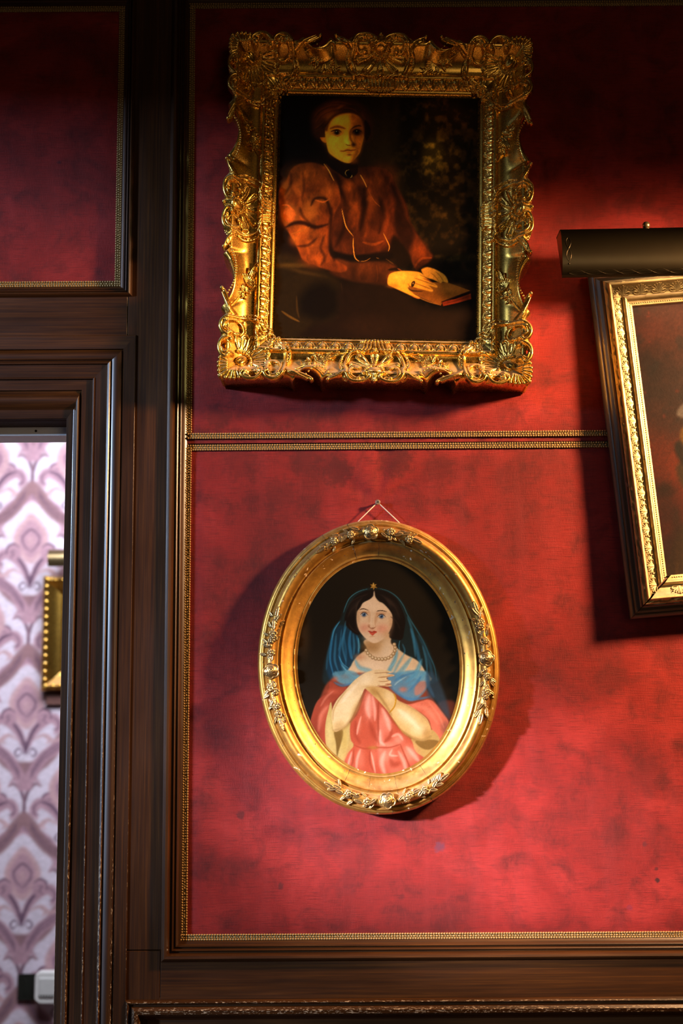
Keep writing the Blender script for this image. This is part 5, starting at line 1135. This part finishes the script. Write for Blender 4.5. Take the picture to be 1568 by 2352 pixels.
# acanthus leaves in the hollow band
R = Relief(-21, 21, 0, 26, .85)
for sg in (-1, 1):
    for ex_, ey_ in ((5, 3), (10, 6), (14, 11), (15, 17)): R.tube([(sg * 1.5, 25), (sg * (ex_ * .45), 14 + ey_ * .3), (sg * ex_, ey_)], [1.2, 1.9, 2.], 1.4)
    R.tube([(sg * 4, 25), (sg * 13, 24), (sg * 17, 19), (sg * 13, 16), (sg * 10, 19)], [1.2, 1.6, 1.8, 1.6, 1.8], 1.2); R.ball(sg * 15, 11, 2.2, 2.); R.ball(sg * 19.5, 6, 1.6, .8); R.ball(sg * 19.5, 12, 1.3, .8)
R.tube([(0, 25), (0, 14), (0, 2)], [1.2, 2., 2.4], 2.); R.ball(0, 3, 2.6, 2.5)
V, F = R.build(lambda X, Y: np.interp(55 - Y * .95, T3, N3), Q3, -3.); V[:, 1] *= .95 * KF
AC = mesh('acanthus_leaf', V, F[:, ::-1], True)
def on3(kind, s, w0):
    h, v = W3 / 2 + 55 * KF, H3 / 2 + 55 * KF
    (ox, oz), es, ew = {'t': ((0, v), (1, 0), (0, -1)), 'b': ((0, -v), (1, 0), (0, 1)), 'l': ((-h, 0), (0, 1), (1, 0)), 'r': ((h, 0), (0, 1), (-1, 0))}[kind]
    return axes(((ox + es[0] * s + ew[0] * w0) * Q3, 0, (oz + es[1] * s + ew[1] * w0) * Q3), (es[0], 0, es[1]), (ew[0], 0, ew[1]), (0, -1, 0))
for kd, L, n in (('t', W3 / 2 + 42, 15), ('b', W3 / 2 + 42, 15), ('l', H3 / 2 + 42, 17), ('r', H3 / 2 + 42, 17)):
    for i in range(n):
        if kd == 'b' and i == 0: continue
        obj('acanthus_leaf', AC, M['gold_pale'], P3, on3(kd, (-1 + 2 * (i + .5) / n) * L, 0))
for kd, L in (('t', W3 / 2 + 4), ('b', W3 / 2 - 12), ('l', H3 / 2 + 4), ('r', H3 / 2 + 4)):
    m = MB()
    for s in np.arange(-L, L, 5.2): m.ball((s * Q3, 48. * KF * Q3, 5.2 * Q3), 1.9 * Q3, 6, 4, (1.1, .8, .6))
    o = m.build('pearl_line', M['gold_pale'], P3, True, on3(kd, 0, 0)); o['kind'] = 'stuff'
m = MB(); m.box(-(W3 / 2 + 80) * Q3, (W3 / 2 + 80) * Q3, 6 * Q3, 21 * Q3, -(H3 / 2 + 80) * Q3, (H3 / 2 + 80) * Q3); m.build('back_board', M['canvas_back'], P3)
def paint_red(X, Y):
    p = Paint(X, Y, (52, 28, 24)); n = fbm(X / 60., Y / 60., 21, 5); m1 = smooth((n - .38) * 4)
    p.C = p.C * (1 - m1[..., None]) + np.array((84, 40, 30.)) * m1[..., None]; m2 = smooth((fbm(X / 34., Y / 34., 33, 4) - .52) * 6)
    p.C = p.C * (1 - .6 * m2[..., None]) + np.array((30, 30, 32.)) * .6 * m2[..., None]
    for c, r, col, a in (((1535, 1060), (60, 60), (128, 40, 16), .8), ((1570, 1120), (50, 60), (150, 46, 18), .7), ((1510, 1090), (26, 70), (100, 34, 18), .6), ((1545, 1200), (50, 60), (104, 30, 16), .6), ((1490, 880), (30, 60), (26, 26, 26), .6),
                         ((1520, 1140), (26, 20), (34, 20, 14), .8), ((1525, 1190), (30, 30), (46, 22, 18), .6), ((1550, 720), (80, 50), (120, 60, 48), .5), ((1500, 760), (30, 30), (110, 48, 40), .5), ((1640, 900), (200, 120), (60, 46, 40), .6), ((1860, 1000), (140, 300), (44, 30, 26), .7)):
        p.G(col, c, r, a)
    rr = np.random.RandomState(3)
    for i in range(60): p.G((150, 56, 40), (1450 + rr.rand() * 560, 690 + rr.rand() * 500), (2 + rr.rand() * 5, 2 + rr.rand() * 3), .5)
    # half-seen standing figure in a grey bonnet, ochre shawl and brown skirt
    p.S((66, 46, 26), 14, [(1552, 1080), (1600, 1070), (1700, 1080), (1730, 1180), (1760, 1350), (1540, 1350), (1545, 1250), (1590, 1180), (1555, 1120)]); p.S((36, 26, 20), 10, [(1548, 1030), (1562, 1080), (1610, 1110), (1660, 1060), (1620, 1020)])
    p.S((128, 88, 28), 8, [(1558, 1010), (1575, 985), (1620, 970), (1690, 985), (1720, 1040), (1690, 1100), (1620, 1080), (1570, 1040)]); p.S((128, 118, 112), 8, [(1552, 965), (1560, 945), (1590, 925), (1640, 925), (1660, 950), (1640, 978), (1580, 975)]); p.S((140, 104, 80), 8, [(1600, 950), (1640, 945), (1650, 985), (1620, 1000), (1598, 980)])
    p.L((96, 66, 34), 10, [(1550, 1240), (1545, 1300), (1548, 1340)], .6); p.S((48, 30, 20), 16, [(1545, 1180), (1560, 1230), (1540, 1340), (1530, 1340), (1535, 1240)], .7)
    p.grain(.35, 4, 3); p.grain(.25, 1.6, 8); return np.clip(p.C, 0, 255)
nx, ny = 200, 230
gx, gy = np.meshgrid(np.linspace(-W3 / 2 - 2, W3 / 2 + 2, nx), np.linspace(H3 / 2 + 2, -H3 / 2 - 2, ny))
me = mesh('canvas', np.stack([gx.ravel() * Q3, np.full(gx.size, 2.5 * Q3), gy.ravel() * Q3], 1), grid_faces(ny, nx)[:, ::-1])
fx_, fy_ = gx + W3 / 2, H3 / 2 - gy
paint_attr(me, paint_red(1450 + fx_ * .99 + fy_ * .113, 704 - fx_ * .06 + fy_ * .985).reshape(-1, 3) * .47); obj('canvas', me, m_vcol('thick_varnished_oil', .34, .14, .03, 700., .22), P3)['label'] = 'dark red oil painting with a half-seen figure'

# picture light: bronze trough shade on an arm, with its lamp
LD = .19; a, b = P(1289, 522, LD), P(1287, 626, LD); RL = float(a[2] - b[2]) / 2 * 1.02; LL = .64
LC = Vector((float(a[0]), -LD + .020, float(a[2] + b[2]) / 2 - .002))
PLM = Matrix.Translation(LC) @ Matrix.Rotation(-.012, 4, 'Y') @ Matrix.Rotation(.0, 4, 'Z')
PLT = empty('picture_light', 'long dark bronze picture light with an engraved border over the crooked picture', 'picture light', None, PLM)
def arc(t, r):
    t1 = min(t, math.pi / 2)
    return (-r * math.cos(t1) * .42 + r * max(t - math.pi / 2, 0) * 1.1, r * math.sin(t1))
AR = np.linspace(math.radians(-84), math.radians(140), 30); m = MB(); n = len(AR); th = .0022
ring_o = [arc(t, RL * 1.06) for t in AR]; ring_i = [arc(t, RL * 1.06 - th) for t in AR]
zof = -(ring_o[-1][1] + ring_o[0][1]) / 2 * 0
V = [(x, y, z) for x in (0, LL) for y, z in ring_o] + [(x, y, z) for x in (0, LL) for y, z in ring_i]
F = [(i, i + 1, n + i + 1, n + i) for i in range(n - 1)] + [(2 * n + i, 3 * n + i, 3 * n + i + 1, 2 * n + i + 1) for i in range(n - 1)] + [(i, 2 * n + i, 2 * n + i + 1, i + 1) for i in range(n - 1)] + [(n + i, n + i + 1, 3 * n + i + 1, 3 * n + i) for i in range(n - 1)] + [(0, n, 3 * n, 2 * n), (n - 1, 3 * n - 1, 4 * n - 1, 2 * n - 1)]
m.add(V, [f[::-1] for f in F]); SH = m.build('shade', M['bronze'], PLT, True); md = SH.modifiers.new('split', 'EDGE_SPLIT'); md.split_angle = math.radians(40)
for x0 in (.0005, LL - .0025):
    m = MB(); c = ring_i[:]; k_ = len(c); m.add([(x0, y, z) for y, z in c] + [(x0 + .002, y, z) for y, z in c], [tuple(range(k_)), tuple(range(2 * k_ - 1, k_ - 1, -1))] + [(i, (i + 1) % k_, k_ + (i + 1) % k_, k_ + i) for i in range(k_)]); m.build('end_cap', M['bronze'], PLT)
def on_shade(x, t, r=0.): y, z = arc(t, RL * 1.06 + r); return (x, y, z)
m = MB(); tb = math.radians(-58)
for ph in (0, math.pi):
    m.tube([on_shade(.012 + (LL - .024) * i / 300., tb + .16 * math.sin(i * .19 + ph), .0001) for i in range(301)], .00065, 5); m.tube([on_shade(.012 + (LL - .024) * i / 300., tb + .08 * math.sin(i * .19 + ph), .0001) for i in range(301)], .0005, 5)
for xx in (.013, LL - .013):
    for ph in (0, math.pi): m.tube([on_shade(xx + .0048 * math.sin(f * 6.28 + ph), f * 1.05 - .45, .0001) for f in np.linspace(0, 1., 40)], .0007, 5)
    m.ball(on_shade(xx, -.55, .0), .002, 8, 5)
o = m.build('engraved_border', M['bronze'], PLT, True)
for xx in (.178, LL - .178):
    m = MB(); y, z = arc(math.radians(97), RL * 1.06); m.tube([(xx, y, z - .002), (xx, y, z + .004)], [.005, .0042], 10); m.ball((xx, y, z + .0085), .0078, 14, 9); m.build('knob', M['knob'], PLT, True)
for xx in (LL / 2,):
    m = MB(); m.tube([(xx, .01, RL), (xx, .06, RL + .035), (xx, .12, RL + .04), (xx, .168, RL + .04)], .0055, 8); m.build('arm', M['knob'], PLT, True)
tm = NT('warm_lamp'); tm.p(Base_Color=(1, .9, .75, 1), Emission_Color=(1, .62, .30, 1), Emission_Strength=LAMP)
for x0, x1 in ((.17, .31), (.33, .47)):
    m = MB(); m.tube([(x0, .014, .012), (x0 + .006, .014, .012), ((x0 + x1) / 2, .014, .012), (x1 - .006, .014, .012), (x1, .014, .012)], [.006, .0125, .0125, .0125, .006], 14); m.build('lamp_tube', tm.m, PLT, True)
    m = MB(); m.tube([(x0 - .02, .014, .012), (x0, .014, .012)], .009, 10); m.build('lamp_socket', M['bronze'], PLT, True)
# ---------------------------------------------------------------- things on the far wall
def rect_frame(parent, w, h, prof, mat, name='frame_rail', yaxis=True):
    """Four mitred rails round a w x h opening centred on the parent; prof = (out, forward), metres."""
    k = len(prof)
    for sd in range(4):
        A, B = [], []
        for o, n in prof:
            a, b = w / 2 + o, h / 2 + o
            c = [((-a, b), (a, b)), ((a, b), (a, -b)), ((a, -b), (-a, -b)), ((-a, -b), (-a, b))][sd]
            A.append((c[0][0], -n, c[0][1])); B.append((c[1][0], -n, c[1][1]))
        me = mesh(name, A + B, [(k + i, k + i + 1, i + 1, i) for i in range(k - 1)], True)
        o = obj(name, me, mat, parent); md = o.modifiers.new('split', 'EDGE_SPLIT'); md.split_angle = math.radians(40)
a, b = P(104, 1325, FD), P(104, 1588, FD)
fw, fh = .42, a[2] - b[2]; rw = .085
FP = empty('far_picture', 'gold framed picture hanging on the mauve damask wall beyond the doorway', 'picture', None, Matrix.Translation((a[0] + fw / 2, -FD - .012, (a[2] + b[2]) / 2)))
rect_frame(FP, fw - 2 * rw, fh - 2 * rw, [(0, .006), (.006, .012), (.014, .008), (.022, .016), (.045, .022), (.058, .036), (.068, .044), (.078, .040), (.085, .024), (.085, -.01)], M['gold'])
m = MB(); m.box(-fw / 2 + rw, fw / 2 - rw, -.006, .008, -fh / 2 + rw, fh / 2 - rw); m.build('canvas', m_plain('dim_canvas', (.10, .07, .04), .5), FP)
m = MB(); rnd = random.Random(4)
for t in np.linspace(-.47, .47, 15):
    m.ball((-fw / 2 + .017, -.042, t * fh), .010, 8, 5, (1, .7, 1)); m.ball((fw / 2 - .017, -.042, t * fh), .010, 8, 5, (1, .7, 1))
for t in np.linspace(-.45, .45, 15):
    m.ball((t * fw, -.042, fh / 2 - .017), .010, 8, 5, (1, .7, 1)); m.ball((t * fw, -.042, -fh / 2 + .017), .010, 8, 5, (1, .7, 1))
m.build('bead_moulding', M['gold'], FP, True)['kind'] = 'stuff'
a, b = P(114, 1262, FD + .1), P(114, 1308, FD + .1)
FL = empty('far_picture_light', 'small brass picture light above the far gold frame', 'picture light', None, Matrix.Translation((a[0] + .14, -FD - .1, (a[2] + b[2]) / 2)))
m = MB(); hh = (a[2] - b[2]) / 2; n = 9
pr = [(-.035 * math.cos(t), hh * math.sin(t)) for t in np.linspace(-.9, 2.2, n)]
m.add([(-.14, y, z) for y, z in pr] + [(.14, y, z) for y, z in pr] + [(-.138, y * .92, z * .92) for y, z in pr] + [(.138, y * .92, z * .92) for y, z in pr],
      [(i, i + 1, n + i + 1, n + i) for i in range(n - 1)] + [(2 * n + i, 3 * n + i, 3 * n + i + 1, 2 * n + i + 1) for i in range(n - 1)]); m.build('shade', M['knob'], FL, True)
m = MB(); m.tube([(0, 0, hh), (0, .05, hh + .02), (0, .095, hh + .01)], .006); m.build('arm', M['knob'], FL, True)
a, b = P(108, 1592, FD), P(108, 1618, FD)
m = MB(); m.box(a[0], a[0] + .16, -FD - .02, -FD, b[2], a[2]); tag(m.build('far_caption_plate', m_plain('brown_plate', (.16, .07, .06), .5)), 'small brown plate under the far gold frame', 'plate')
a, b = P(43, 2236, FD), P(84, 2296, FD)
SK = empty('wall_socket', 'black wall socket plate low on the damask wall', 'socket', None, Matrix.Translation(((a[0] + b[0]) / 2 + .02, -FD, (a[2] + b[2]) / 2)))
hw, hz = (b[0] - a[0]) / 2 + .02, (a[2] - b[2]) / 2
m = MB(); m.box(-hw, hw, -.010, .0, -hz, hz); m.build('plate', M['black'], SK)
for sx in (-.5, .5):
    m = MB(); m.box(sx * hw - .006, sx * hw + .006, -.0125, -.009, -hz * .6, hz * .6); m.build('rocker', M['black'], SK)
a, b = P(80, 2232, FD + .05), P(136, 2306, FD + .05)
PL = empty('plug_in_device', 'white rounded plug-in device pushed into the black socket', 'plug', None, Matrix.Translation(((a[0] + b[0]) / 2, -FD - .011, (a[2] + b[2]) / 2)))
hw, hz = (b[0] - a[0]) / 2, (a[2] - b[2]) / 2
def rounded(name, hw, hz, r, y0, y1, mat, parent, n=5):
    pts = []
    for cx, cz, t0 in ((hw - r, hz - r, 0), (-hw + r, hz - r, 90), (-hw + r, -hz + r, 180), (hw - r, -hz + r, 270)):
        pts += [(cx + r * math.cos(math.radians(t0 + 90 * i / n)), cz + r * math.sin(math.radians(t0 + 90 * i / n))) for i in range(n + 1)]
    k = len(pts); m = MB()
    m.add([(x, y1, z) for x, z in pts] + [(x, y0 + .004, z) for x, z in pts] + [(x * .93, y0, z * .93) for x, z in pts],
          [(i, k + i, k + (i + 1) % k, (i + 1) % k) for i in range(k)] + [(k + i, 2 * k + i, 2 * k + (i + 1) % k, k + (i + 1) % k) for i in range(k)] + [tuple(2 * k + i for i in range(k))])
    return m.build(name, mat, parent)
rounded('body', hw, hz, .022, -.04, 0, M['plastic'], PL); rounded('front_panel', hw * .66, hz * .62, .006, -.044, -.039, m_plain('grey_plastic', (.70, .72, .74), .4), PL)
m = MB()
for t in np.linspace(-.55, .55, 6): m.box(t * hw - .003, t * hw + .003, -.0445, -.043, -hz * .56, -hz * .42)
m.build('vent_slots', M['black'], PL)
bpy.context.view_layer.update()
